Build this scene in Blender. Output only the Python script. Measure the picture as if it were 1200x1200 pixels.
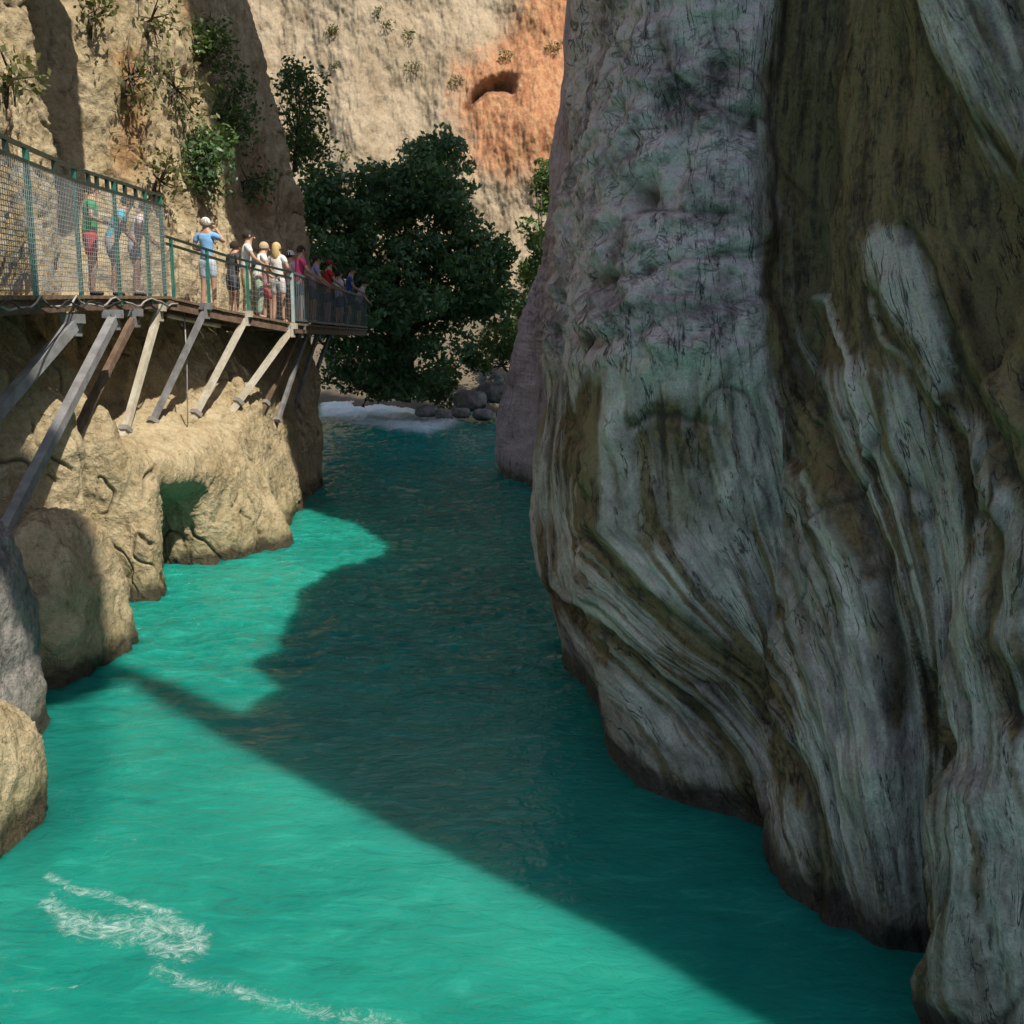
import bpy, bmesh, math, random
import numpy as np
from mathutils import Vector, Matrix

random.seed(7)
rng = np.random.default_rng(7)
S = bpy.context.scene
C = S.collection
for o in list(bpy.data.objects):
    bpy.data.objects.remove(o)

# ------------------------------------------------------------------ camera
PITCH = math.atan(200 / 1200)
CAM = np.array((0.0, 0.0, 4.0))
FW = np.array((0.0, math.cos(PITCH), -math.sin(PITCH)))
UP = np.array((0.0, math.sin(PITCH), math.cos(PITCH)))
cam_d = bpy.data.cameras.new('camera')
cam_d.sensor_width = 36
cam_d.lens = 36
cam_d.clip_end = 2000
cam = bpy.data.objects.new('camera', cam_d)
cam.location = CAM
cam.rotation_euler = (math.pi / 2 - PITCH, 0, 0)
C.objects.link(cam)
S.camera = cam

# ------------------------------------------------------------------ sky, sun, exposure
SUN_EL = math.radians(56)
SUN_H = np.array((0.72, -0.69)) / math.hypot(0.72, 0.69)      # horizontal direction to the sun
world = bpy.data.worlds.new('World')
S.world = world
world.use_nodes = True
wn = world.node_tree
sky = wn.nodes.new('ShaderNodeTexSky')
sky.sky_type = 'NISHITA'
sky.sun_disc = False
sky.sun_elevation = SUN_EL
sky.sun_rotation = math.atan2(SUN_H[0], SUN_H[1])
bg = wn.nodes['Background']
bg.inputs['Strength'].default_value = 0.115
wn.links.new(sky.outputs[0], bg.inputs['Color'])
sun_d = bpy.data.lights.new('sun', 'SUN')
sun_d.energy = 4.6
sun_d.angle = math.radians(0.7)
sun_d.color = (1.0, 0.93, 0.80)
sun = bpy.data.objects.new('sun', sun_d)
sd = Vector((-SUN_H[0] * math.cos(SUN_EL), -SUN_H[1] * math.cos(SUN_EL), -math.sin(SUN_EL)))
sun.rotation_euler = sd.to_track_quat('-Z', 'Y').to_euler()
sun.location = (20, -20, 60)
C.objects.link(sun)
S.view_settings.view_transform = 'Standard'
S.view_settings.look = 'None'
S.view_settings.exposure = 0.40
S.view_settings.gamma = 1.0
S.render.engine = 'CYCLES'
S.cycles.max_bounces = 6
S.cycles.diffuse_bounces = 3
S.cycles.glossy_bounces = 3
S.cycles.adaptive_threshold = 0.02

# ------------------------------------------------------------------ geometry helpers
def P(px, py, dc):
    """Point of the 1200 px photograph at a distance dc along the view axis."""
    return CAM + dc * (FW + UP * (600 - py) / 1200 + np.array((1.0, 0, 0)) * (px - 600) / 1200)

def W(px, py, z=0.0):
    d = FW + UP * (600 - py) / 1200 + np.array((1.0, 0, 0)) * (px - 600) / 1200
    return CAM + d * ((z - CAM[2]) / d[2])

def project(p):
    d = p - CAM
    dc = np.maximum(d @ FW, 0.2)
    return 600 + 1200 * d[..., 0] / dc, 600 - 1200 * (d @ UP) / dc, dc

_perm = np.random.default_rng(3).permutation(256)
_perm = np.concatenate([_perm, _perm, _perm])
_gr = np.random.default_rng(4).normal(size=(256, 3))
_gr /= np.linalg.norm(_gr, axis=1)[:, None]

def noise(p):
    sh = p.shape[:-1]
    p = p.reshape(-1, 3)
    i = np.floor(p).astype(np.int64)
    f = p - i
    i &= 255
    u = f * f * f * (f * (f * 6 - 15) + 10)
    def g(a, b, c):
        h = _perm[_perm[_perm[(i[:, 0] + a) & 255] + ((i[:, 1] + b) & 255)] + ((i[:, 2] + c) & 255)]
        q = _gr[h]
        return q[:, 0] * (f[:, 0] - a) + q[:, 1] * (f[:, 1] - b) + q[:, 2] * (f[:, 2] - c)
    x0 = g(0, 0, 0) * (1 - u[:, 0]) + g(1, 0, 0) * u[:, 0]
    x1 = g(0, 1, 0) * (1 - u[:, 0]) + g(1, 1, 0) * u[:, 0]
    x2 = g(0, 0, 1) * (1 - u[:, 0]) + g(1, 0, 1) * u[:, 0]
    x3 = g(0, 1, 1) * (1 - u[:, 0]) + g(1, 1, 1) * u[:, 0]
    y0 = x0 * (1 - u[:, 1]) + x1 * u[:, 1]
    y1 = x2 * (1 - u[:, 1]) + x3 * u[:, 1]
    return ((y0 * (1 - u[:, 2]) + y1 * u[:, 2]) * 1.6).reshape(sh)

def fbm(p, octaves=4, gain=0.5, ridged=False):
    s = 0.0
    a = 1.0
    t = 0.0
    for k in range(octaves):
        n = noise(p * (2.03 ** k) + 17.3 * k)
        if ridged:
            n = 1 - 2 * np.abs(n)
        s = s + a * n
        t += a
        a *= gain
    return s / t

def smooth(a, b, x):
    t = np.clip((x - a) / (b - a), 0, 1)
    return t * t * (3 - 2 * t)

def cr(Pn, t):
    """Catmull-Rom along axis 0 at parameters t."""
    K = Pn.shape[0]
    i = np.clip(np.floor(t).astype(int), 0, K - 2)
    f = (t - i).reshape((-1,) + (1,) * (Pn.ndim - 1))
    p0, p1, p2, p3 = Pn[np.maximum(i - 1, 0)], Pn[i], Pn[i + 1], Pn[np.minimum(i + 2, K - 1)]
    return 0.5 * (2 * p1 + (p2 - p0) * f + (2 * p0 - 5 * p1 + 4 * p2 - p3) * f * f + (3 * p1 - p0 - 3 * p2 + p3) * f ** 3)

def params(dens):
    """dens: samples per control interval -> parameter array."""
    out = []
    for k, n in enumerate(dens):
        out.append(k + np.arange(n) / n)
    return np.append(np.concatenate(out), len(dens))

def grid_normals(G):
    du = np.gradient(G, axis=0)
    dv = np.gradient(G, axis=1)
    n = np.cross(du, dv)
    return n / np.maximum(np.linalg.norm(n, axis=-1, keepdims=True), 1e-9)

def grid_object(name, G, material, attrs=None, flip=False, shade=True):
    a, b = G.shape[:2]
    idx = np.arange(a * b).reshape(a, b)
    q = np.stack([idx[:-1, :-1], idx[1:, :-1], idx[1:, 1:], idx[:-1, 1:]], -1).reshape(-1, 4)
    if flip:
        q = q[:, ::-1]
    return mesh_object(name, G.reshape(-1, 3), q, material, attrs=attrs, shade=shade)

def mesh_object(name, V, Q, material, parent=None, attrs=None, shade=True):
    me = bpy.data.meshes.new(name)
    V = np.asarray(V, dtype=np.float32)
    Q = np.asarray(Q, dtype=np.int32)
    k = Q.shape[1]
    me.vertices.add(len(V))
    me.vertices.foreach_set('co', V.ravel())
    me.loops.add(Q.size)
    me.loops.foreach_set('vertex_index', Q.ravel())
    me.polygons.add(len(Q))
    me.polygons.foreach_set('loop_start', np.arange(len(Q), dtype=np.int32) * k)
    me.update(calc_edges=True)
    me.validate()
    if shade:
        me.polygons.foreach_set('use_smooth', np.ones(len(me.polygons), dtype=bool))
    for nm, val in (attrs or {}).items():
        at = me.attributes.new(nm, 'FLOAT', 'POINT')
        at.data.foreach_set('value', np.ascontiguousarray(val, dtype=np.float32).ravel())
    me.materials.append(material)
    o = bpy.data.objects.new(name, me)
    C.objects.link(o)
    if parent is not None:
        o.parent = parent
    return o

def tag(o, label=None, cat=None, group=None, kind=None):
    if label: o['label'] = label
    if cat: o['category'] = cat
    if group: o['group'] = group
    if kind: o['kind'] = kind
    return o

def root(name, loc, label, cat, group=None, rz=0.0):
    o = bpy.data.objects.new(name, None)
    C.objects.link(o)
    o.location = loc
    o.rotation_euler = (0, 0, rz)
    o.empty_display_size = 0.2
    return tag(o, label, cat, group)

def curve_dist(px, py, pts):
    """distance and signed side (+ = right of the curve walked downwards) to a polyline"""
    pts = np.asarray(pts, float)
    best = np.full(px.shape, 1e9)
    side = np.zeros(px.shape)
    for a, b in zip(pts[:-1], pts[1:]):
        d = b - a
        L2 = d @ d
        t = np.clip(((px - a[0]) * d[0] + (py - a[1]) * d[1]) / L2, 0, 1)
        ex = px - a[0] - t * d[0]
        ey = py - a[1] - t * d[1]
        r = np.hypot(ex, ey)
        s = np.sign(d[1] * (px - a[0]) - d[0] * (py - a[1]))
        m = r < best
        best = np.where(m, r, best)
        side = np.where(m, s, side)
    return best, side

def in_poly(px, py, pts):
    pts = np.asarray(pts, float)
    inside = np.zeros(px.shape, bool)
    n = len(pts)
    for i in range(n):
        x0, y0 = pts[i]
        x1, y1 = pts[(i + 1) % n]
        c = ((y0 > py) != (y1 > py)) & (px < (x1 - x0) * (py - y0) / (y1 - y0 + 1e-12) + x0)
        inside ^= c
    return inside

def soft_poly(px, py, pts, w):
    d, _ = curve_dist(px, py, list(pts) + [pts[0]])
    ins = in_poly(px, py, pts)
    return smooth(-w, w, np.where(ins, d, -d))

# ------------------------------------------------------------------ materials
class NT:
    def __init__(self, name):
        self.m = bpy.data.materials.new(name)
        self.m.use_nodes = True
        self.t = self.m.node_tree
        self.b = self.t.nodes['Principled BSDF']
    def n(self, typ, **kw):
        nd = self.t.nodes.new('ShaderNode' + typ)
        for k, v in kw.items():
            setattr(nd, k, v)
        return nd
    def l(self, a, b):
        self.t.links.new(a, b)
    def val(self, sock, v):
        if hasattr(v, 'is_linked') or isinstance(v, bpy.types.NodeSocket):
            self.l(v, sock)
        else:
            sock.default_value = v
    def math(self, op, a, b=0.0, c=None):
        nd = self.n('Math', operation=op)
        self.val(nd.inputs[0], a)
        self.val(nd.inputs[1], b)
        if c is not None:
            self.val(nd.inputs[2], c)
        return nd.outputs[0]
    def mapr(self, v, a, b, c=0.0, d=1.0):
        nd = self.n('MapRange')
        nd.interpolation_type = 'SMOOTHSTEP'
        self.val(nd.inputs['Value'], v)
        for k, x in zip(('From Min', 'From Max', 'To Min', 'To Max'), (a, b, c, d)):
            nd.inputs[k].default_value = x
        return nd.outputs[0]
    def mix(self, f, a, b, mode='MIX'):
        nd = self.n('Mix', data_type='RGBA', blend_type=mode)
        self.val(nd.inputs[0], f)
        for s, v in ((nd.inputs[6], a), (nd.inputs[7], b)):
            if isinstance(v, bpy.types.NodeSocket):
                self.l(v, s)
            else:
                s.default_value = (*v, 1)
        return nd.outputs[2]
    def pos(self, sx=1, sy=1, sz=1):
        g = self.n('NewGeometry')
        mp = self.n('Mapping')
        self.l(g.outputs['Position'], mp.inputs[0])
        mp.inputs['Scale'].default_value = (sx, sy, sz)
        return mp.outputs[0]
    def obj(self, sx=1, sy=1, sz=1):
        g = self.n('TexCoord')
        mp = self.n('Mapping')
        self.l(g.outputs['Object'], mp.inputs[0])
        mp.inputs['Scale'].default_value = (sx, sy, sz)
        return mp.outputs[0]
    def noise(self, vec, scale, detail=4, rough=0.55, dist=0.0):
        nd = self.n('TexNoise')
        self.l(vec, nd.inputs['Vector'])
        nd.inputs['Scale'].default_value = scale
        nd.inputs['Detail'].default_value = detail
        nd.inputs['Roughness'].default_value = rough
        nd.inputs['Distortion'].default_value = dist
        return nd.outputs['Fac']
    def ramp(self, f, stops):
        nd = self.n('ValToRGB')
        self.val(nd.inputs[0], f)
        e = nd.color_ramp.elements
        while len(e) < len(stops):
            e.new(0.5)
        for x, (p, c) in zip(e, stops):
            x.position = p
            x.color = (*c, 1)
        return nd.outputs[0]
    def attr(self, name):
        nd = self.n('Attribute', attribute_name=name)
        return nd.outputs['Fac']
    def z(self):
        g = self.n('NewGeometry')
        s = self.n('SeparateXYZ')
        self.l(g.outputs['Position'], s.inputs[0])
        return s.outputs[2]
    def bump(self, h, strength, dist, prev=None):
        nd = self.n('Bump')
        nd.inputs['Strength'].default_value = strength
        nd.inputs['Distance'].default_value = dist
        self.l(h, nd.inputs['Height'])
        if prev is not None:
            self.l(prev, nd.inputs['Normal'])
        return nd.outputs[0]

def rock_material(name, dark, mid, light, stain_a=(0.13, 0.075, 0.025), stain_b=(0.24, 0.19, 0.07), fine=1.0, wet=True, pits=True,
                  streak=0.35, bump=1.0, crackle=True, flowtex=False):
    k = NT(name)
    v = k.pos()
    vs = k.pos(2.2, 2.2, 0.35)
    big = k.noise(v, 0.55 * fine, 7, 0.6, 0.6)
    med = k.noise(v, 2.6 * fine, 6, 0.65, 0.4)
    stk = k.noise(vs, 1.5 * fine, 6, 0.6, 0.8)
    fin = k.noise(v, 15 * fine, 6, 0.7)
    gr = k.noise(v, 52 * fine, 3, 0.7)
    f = k.math('ADD', k.math('MULTIPLY', big, 0.5), k.math('MULTIPLY', stk, streak))
    f = k.math('ADD', f, k.math('MULTIPLY', med, 0.5 - streak * 0.5))
    f = k.math('ADD', f, k.math('MULTIPLY', k.math('SUBTRACT', fin, 0.5), 0.42))
    f = k.math('ADD', f, 0.11)
    f = k.math('MULTIPLY', f, 0.90)
    f = k.math('MULTIPLY_ADD', k.attr('tone'), 0.20, f)
    col = k.ramp(f, [(0.36, dark), (0.50, mid), (0.68, light)])
    fl_line = fl_b = None
    if flowtex:
        # the flutes of the rock: streaks and hairline cracks that follow them
        cb = k.n('CombineXYZ')
        k.l(k.attr('flow'), cb.inputs[0])
        k.l(k.attr('down'), cb.inputs[1])
        def fv(a, b, c):
            mp = k.n('Mapping')
            k.l(cb.outputs[0], mp.inputs[0])
            mp.inputs['Scale'].default_value = (a, b, 1)
            mp.inputs['Location'].default_value = (0, 0, c)
            return mp.outputs[0]
        fa = k.noise(fv(5, 1.1, 1.5), 1, 7, 0.64, 0.9)
        fb = k.noise(fv(13, 2.6, 4.5), 1, 6, 0.68, 0.6)
        on = k.mapr(k.attr('lower'), 0.1, 0.9)
        fl_b = k.math('MULTIPLY', k.math('ADD', fa, k.math('MULTIPLY', fb, 0.5)), on)
        col = k.mix(k.math('MULTIPLY', on, 0.72), col, k.ramp(k.math('MULTIPLY_ADD', fb, 0.35, k.math('MULTIPLY_ADD', fa, 0.65, k.math('MULTIPLY', k.attr('tone'), 0.10))), [(0.34, dark), (0.47, mid), (0.64, light)]))
        for (a_, b_, c_, wd) in ((4.0, 0.42, 9.0, .010), (8.0, 0.7, 13.0, .011), (13.0, 1.0, 17.0, .012)):
            q_ = k.math('ABSOLUTE', k.math('SUBTRACT', k.noise(fv(a_, b_, c_), 1, 4, 0.55, 0.3), 0.5))
            ln_ = k.math('MULTIPLY', k.mapr(q_, 0.0, wd, 1, 0), k.mapr(k.noise(fv(a_ * .6, b_ * 1.6, c_ + 2), 1, 2), 0.50, 0.60))
            fl_line = ln_ if fl_line is None else k.math('MAXIMUM', fl_line, ln_)
        # irregular breaks in the rough part
        for sc_, wd in ((1.1, .010), (2.3, .014)):
            q_ = k.math('ABSOLUTE', k.math('SUBTRACT', k.noise(k.pos(1, 1, 1.7), sc_, 7, 0.6, 0.8), 0.5))
            ln_ = k.math('MULTIPLY', k.mapr(q_, 0.0, wd, 1, 0), k.mapr(k.noise(v, sc_ * 1.3, 2), 0.46, 0.58))
            fl_line = k.math('MAXIMUM', fl_line, k.math('MULTIPLY', ln_, k.math('MULTIPLY', k.math('SUBTRACT', 1.0, on), 0.55)))
        fl_line = k.math('MULTIPLY', fl_line, k.attr('face'))
        stk = k.math('ADD', k.math('MULTIPLY', k.math('SUBTRACT', stk, fa), k.math('SUBTRACT', 1.0, on)), fa)
    if flowtex:
        col = k.mix(k.math('SUBTRACT', 1.0, on), col, k.mix(1.0, col, (0.92, 0.85, 0.97), 'MULTIPLY'))
    # ochre and iron stains with a shape of their own
    st = k.math('ADD', k.attr('stain'), k.math('MULTIPLY', k.math('SUBTRACT', med, 0.5), 0.9))
    st = k.math('ADD', st, k.math('MULTIPLY', k.math('SUBTRACT', stk, 0.5), 0.8))
    sto = k.math('MULTIPLY_ADD', k.math('SUBTRACT', k.noise(k.pos(5, 5, 0.5), 1.3 * fine, 5, 0.65), 0.5), 1.6, fin)
    stc = k.mix(k.mapr(k.math('MULTIPLY_ADD', k.attr('tone'), 0.25, sto), 0.25, 0.75), stain_a, stain_b)
    col = k.mix(k.mapr(st, 0.12, 0.85, 0, 0.90), col, stc)
    pale = k.math('ADD', k.attr('pale'), k.math('MULTIPLY', k.math('SUBTRACT', fin, 0.5), 0.5))
    col = k.mix(k.mapr(pale, 0.25, 0.9, 0, 0.8), col, light)
    # grain and small dark pits
    col = k.mix(0.30, col, k.ramp(gr, [(0.30, (0.25, 0.25, 0.25)), (0.5, (1, 1, 1)), (0.75, (1.35, 1.33, 1.3))]), 'MULTIPLY')
    crk = k.attr('crack')
    col = k.mix(k.math('MULTIPLY', crk, 0.85), col, (0.030, 0.025, 0.022))
    if flowtex:
        col = k.mix(k.math('MULTIPLY', fl_line, 0.8), col, (0.020, 0.016, 0.013))
    if crackle:
        wv = k.n('VectorMath', operation='ADD')
        nz = k.n('TexNoise')
        k.l(v, nz.inputs['Vector'])
        nz.inputs['Scale'].default_value = 3.0 * fine
        nz.inputs['Detail'].default_value = 5
        sc = k.n('VectorMath', operation='SCALE')
        k.l(nz.outputs['Color'], sc.inputs[0])
        sc.inputs['Scale'].default_value = 0.45 / fine
        k.l(k.pos(1, 1, 0.6), wv.inputs[0])
        k.l(sc.outputs[0], wv.inputs[1])
        lines = None
        for sc_, wd in ((3.2, .05), (9.0, .08)):
            vo = k.n('TexVoronoi', feature='DISTANCE_TO_EDGE')
            k.l(wv.outputs[0], vo.inputs['Vector'])
            vo.inputs['Scale'].default_value = sc_ * fine
            ln = k.math('MULTIPLY', k.mapr(vo.outputs['Distance'], 0.0, wd, 1, 0), k.mapr(k.noise(v, sc_ * 0.8 * fine, 3), 0.53, 0.70))
            lines = ln if lines is None else k.math('MAXIMUM', lines, ln)
        col = k.mix(k.math('MULTIPLY', lines, 0.30), col, tuple(x * 0.6 for x in dark))
    if wet:
        zz = k.math('ADD', k.z(), k.math('MULTIPLY', k.math('SUBTRACT', med, 0.5), 0.5))
        wt = k.mapr(zz, 0.16, 0.36, 1, 0)
        alg = k.mapr(zz, 0.2, 0.75, 0.45, 0)
        col = k.mix(alg, col, (0.10, 0.11, 0.04))
        col = k.mix(k.math('MULTIPLY', wt, 0.85), col, (0.028, 0.020, 0.014))
        k.l(k.mapr(wt, 0, 1, 0.82, 0.35), k.b.inputs['Roughness'])
    else:
        k.b.inputs['Roughness'].default_value = 0.9
    k.l(col, k.b.inputs['Base Color'])
    k.b.inputs['Specular IOR Level'].default_value = 0.25
    n1 = k.bump(med, 0.7 * bump, 0.14 / fine)
    n2 = k.bump(fin, 0.85 * bump, 0.05 / fine, n1)
    n3 = k.bump(gr, 0.5 * bump, 0.010 / fine, n2)
    if flowtex:
        n3 = k.bump(fl_b, 0.45, 0.05, n3)
        n3 = k.bump(k.math('MULTIPLY', fl_line, -1.0), 0.8, 0.03, n3)
    if crackle:
        n3 = k.bump(k.math('MULTIPLY', lines, -1.0), 0.6 * bump, 0.02 / fine, n3)
    k.l(n3, k.b.inputs['Normal'])
    return k.m

M_RIGHT = rock_material('grey_limestone', (0.056, 0.045, 0.041), (0.268, 0.212, 0.182), (0.67, 0.56, 0.485), stain_a=(0.040, 0.020, 0.007), stain_b=(0.205, 0.125, 0.042), flowtex=True, crackle=False)
M_GREY = rock_material('grey_river_rock', (0.05, 0.045, 0.045), (0.15, 0.132, 0.125), (0.36, 0.33, 0.31))
M_LEFT = rock_material('tan_limestone', (0.10, 0.072, 0.042), (0.31, 0.235, 0.130), (0.50, 0.41, 0.26),
                       stain_a=(0.24, 0.11, 0.05), stain_b=(0.36, 0.24, 0.10), streak=0.25)
M_FAR = rock_material('far_tan_rock', (0.10, 0.075, 0.045), (0.255, 0.190, 0.120), (0.40, 0.32, 0.22),
                      stain_a=(0.32, 0.12, 0.05), stain_b=(0.44, 0.23, 0.11), fine=0.28, wet=False, streak=0.3, bump=0.5)

# ------------------------------------------------------------------ right cliff
RZ = [-1.5, 0.0, 0.6, 1.3, 2.1, 3.1, 4.4, 6.0, 7.6]
NOSE = [-.1, 0, .17, .36, .46, .42, .20, -.06, -.12]
MIDF = [-.1, 0, .10, .24, .34, .36, .26, .10, 0]
LEAN = [.05, 0, -.02, -.06, -.12, -.2, -.32, -.45, -.6]
ZERO = [.1, 0, 0, -.05, -.1, -.15, -.2, -.3, -.4]
FARN = [.1, 0, .18, .12, .0, -.3, -.7, -1.3, -1.8]
LOW = [(-.12, 8.5), (-1.5, 9.2), (-4.5, 10.8), (-9, 13), (-16, 15)]
MIDP = [(-.1, 10.8), (-1.2, 12.2), (-4, 13.2), (-9, 14.5), (-16, 16)]
TALL = [(-.8, 12), (-1.2, 20), (-1.6, 30), (-4, 34), (-14, 35)]
TALLE = [(-.8, 14), (-1.2, 28), (-1.6, 52), (-4, 74), (-14, 76)]
TALLF = [(-2.4, 12), (-2.8, 20), (-3.2, 30), (-5, 34), (-14, 35)]
w2 = lambda x, y: tuple(W(x, y)[:2])
cols = [
    ((17, -3.5), (-.4, -.9), ZERO, LOW), ((8.5, -.8), (-.55, -.83), ZERO, LOW), ((4.8, 2.6), (-.6, -.8), ZERO, LOW),
    ((3.1, 4.5), (-.8, -.6), LEAN, MIDP),
    (w2(1083, 1192), (-.97, -.2), LEAN, MIDP), (w2(1090, 1130), (-.9, -.4), LEAN, MIDP), (w2(1000, 1090), (-.85, -.5), LEAN, MIDP),
    (w2(935, 1050), (-.95, -.3), LEAN, MIDP), (w2(905, 1005), (-.9, -.4), ZERO, LOW), (w2(890, 975), (-.8, -.6), ZERO, LOW),
    (w2(800, 945), (-.75, -.65), MIDF, LOW), (w2(737, 912), (-.85, -.5), MIDF, LOW), (w2(712, 852), (-.97, -.2), MIDF, LOW),
    (w2(690, 812), (-1, 0), NOSE, LOW), (w2(668, 785), (-.97, .2), NOSE, LOW),
    ((1.1, 13.7), (-.8, .6), NOSE, LOW), ((1.8, 15.2), (-.9, .4), ZERO, LOW), ((2.1, 18), (-1, 0), ZERO, TALL),
    ((1.8, 23), (-.95, -.3), ZERO, TALL), ((.9, 27.5), (-.9, -.4), ZERO, TALL), ((W(592, 557)[0], 30.4), (-.98, .1), FARN, TALLF),
    ((1.2, 33.5), (-.6, .8), FARN, TALLF), ((6, 36), (0, 1), ZERO, TALLE), ((20, 37), (0, 1), ZERO, TALLE)]
net = []
for (x, y), n, off, top in cols:
    n = np.array(n) / np.hypot(*n)
    net.append([(x + n[0] * a, y + n[1] * a, z) for z, a in zip(RZ, off)] + [(x + n[0] * a, y + n[1] * a, z) for a, z in top])
net = np.array(net)
us = params([10, 14, 24, 60, 60, 50, 60, 46, 40, 50, 56, 50, 60, 60, 60, 30, 16, 24, 24, 24, 24, 14, 10])
vs_ = params([10, 40, 46, 52, 62, 74, 84, 84, 36, 16, 16, 14, 14, 8])
G = cr(net, us)
G = np.transpose(cr(np.transpose(G, (1, 0, 2)), vs_), (1, 0, 2))
N = grid_normals(G)
if np.mean(N[len(us) // 2, :200, 0]) > 0:
    N = -N
px, py, dc = project(G)
face = smooth(2.6, 3.2, us)[:, None] * (1 - smooth(14.4, 15.0, us))[:, None] * np.ones_like(px)   # the part the photograph shows close
# wander the feature lines a little
wx = fbm(G * 0.9, 3) * 18 + fbm(G * 3.0 + 5, 3, .6) * 12
wy = fbm(G * 0.9 + 31, 3) * 18 + fbm(G * 3.0 + 15, 3, .6) * 10
qx, qy = px + wx, py + wy
guides = [
    [(0, 640), (200, 640), (400, 610), (600, 600), (800, 640), (1000, 700), (1200, 760)],
    [(0, 690), (300, 660), (500, 640), (600, 640), (690, 665), (740, 710), (790, 765), (840, 820), (890, 868), (960, 892), (1100, 905), (1200, 915)],
    [(0, 745), (200, 735), (400, 690), (500, 680), (620, 690), (700, 760), (760, 830), (800, 895), (850, 930), (920, 950), (1060, 970), (1200, 980)],
    [(0, 830), (390, 845), (500, 850), (620, 880), (720, 920), (800, 960), (880, 985), (960, 1000), (1060, 1020), (1200, 1040)],
    [(0, 922), (80, 915), (200, 910), (400, 915), (460, 935), (510, 965), (560, 985), (620, 1010), (680, 1035), (740, 1050), (820, 1065), (900, 1075), (1000, 1080), (1200, 1084)],
    [(0, 1000), (200, 965), (350, 960), (430, 990), (520, 1010), (620, 1050), (720, 1085), (800, 1105), (900, 1125), (1000, 1128), (1100, 1112), (1200, 1112)],
    [(0, 1040), (150, 1050), (265, 1062), (330, 1090), (400, 1112), (480, 1145), (550, 1165), (640, 1172), (750, 1172), (830, 1192), (1000, 1205), (1200, 1210)],
    [(0, 1130), (130, 1190), (225, 1260), (400, 1290), (1200, 1330)],
    [(0, 1400), (1200, 1500)]]
gx = np.stack([np.interp(py, [a for a, b in g], [b for a, b in g]) for g in guides], 0)
flow = np.zeros_like(px)
for i in range(len(guides) - 1):
    t = np.clip((px - gx[i]) / np.maximum(gx[i + 1] - gx[i], 12), 0, 1)
    flow += t
disp = np.zeros_like(px)
Lz = G[..., 2]
# large and middle forms
disp += 0.20 * fbm(G * 0.42 + 3, 3) + 0.085 * fbm(G * np.array((1.3, 1.3, 0.8)) + 9, 4)
upper = smooth(470, 380, py + fbm(G * 0.8 + 50, 2) * 60) * smooth(3.9, 3.5, flow + 0.15 * fbm(G + 60, 2))   # rough grey mass, upper left
rough = fbm(G * np.array((2.0, 2.0, 2.6)) + 21, 5, 0.58, ridged=True)
disp += upper * (0.17 * rough + 0.055 * fbm(G * np.array((5.5, 5.5, 6.5)) + 2, 4, 0.6, ridged=True))
# flowing flutes that follow the folds of the rock
fl = np.stack([flow * 2.6, qy / 420, np.zeros_like(px)], -1)
flute = fbm(fl, 3, 0.5)
fl2 = np.stack([flow * 8.0, qy / 230, np.full_like(px, 3.3)], -1)
flute2 = fbm(fl2, 3, 0.55, ridged=True)
fl3 = np.stack([flow * 17.0, qy / 120, np.full_like(px, 7.7)], -1)
flute3 = fbm(fl3, 2, 0.5)
lower = 1 - upper
disp += face * lower * (0.11 * flute + 0.055 * flute2 + 0.014 * flute3)
far = 1 - face
disp += far * 0.22 * fbm(G * np.array((0.8, 0.8, 0.4)) + 40, 4, 0.55, ridged=True)
disp += 0.026 * fbm(G * np.array((5, 5, 3.2)) + 2, 4, 0.62, ridged=True) * (0.7 + 0.8 * upper)

crack = np.zeros_like(px)
stain = np.zeros_like(px)
pale = np.zeros_like(px)

def crease(pts, w, a, dark=0.8, st=0.0, sw=None, step=0.0, wide=60):
    """a cut in the rock along a line; step lifts the left lip (+) or the right lip (-)"""
    global disp, crack, stain
    a, step = a * 0.62, step * 0.5
    d, s = curve_dist(qx, qy, pts)
    e = np.exp(-(d / w) ** 2)
    disp = disp - face * a * e
    crack = np.maximum(crack, face * dark * np.exp(-(d / (w * 0.55)) ** 2))
    if st:
        stain = np.maximum(stain, face * st * np.exp(-(d / (sw or w * 2)) ** 2))
    if step:
        disp = disp - face * step * np.tanh(s * d / w) * np.exp(-(d / wide) ** 2)

def ridge(pts, w, a, pl=0.0):
    global disp, pale
    d, s = curve_dist(qx, qy, pts)
    e = np.exp(-(d / w) ** 2)
    disp = disp + face * a * e
    if pl:
        pale = np.maximum(pale, face * pl * e)

def blot(pts, w, st=0.0, pl=0.0, a=0.0):
    global stain, pale, disp
    m = soft_poly(qx, qy, pts, w) * face
    stain = np.maximum(stain, st * m)
    pale = np.maximum(pale, pl * m)
    disp = disp + 0.5 * a * m

# the brown-stained right half of the upper face
blot([(905, -60), (1065, -60), (1110, 120), (1165, 190), (1230, 260), (1230, 560), (1160, 520), (1085, 450), (1000, 420), (940, 440), (912, 380)], 28, st=1.0, a=-0.14)
blot([(1000, 420), (1085, 450), (1160, 520), (1230, 560), (1230, 700), (1060, 640), (990, 560)], 40, st=0.38)
blot([(745, 500), (790, 478), (835, 500), (850, 600), (830, 640), (760, 640), (735, 570)], 18, st=0.62, a=-0.10)
blot([(930, 470), (960, 500), (1000, 590), (1035, 690), (1010, 680), (975, 600), (940, 520)], 10, st=0.75, a=-0.08)
blot([(1008, 285), (1030, 258), (1055, 265), (1078, 310), (1097, 370), (1118, 450), (1095, 465), (1060, 400), (1025, 350)], 20, pl=0.85, a=0.05)
blot([(660, 630), (690, 640), (705, 700), (680, 715), (655, 690)], 8, pl=0.6, a=0.10)
blot([(760, 400), (840, 395), (850, 470), (790, 470), (745, 450)], 14, pl=0.5, a=0.08)
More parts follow.
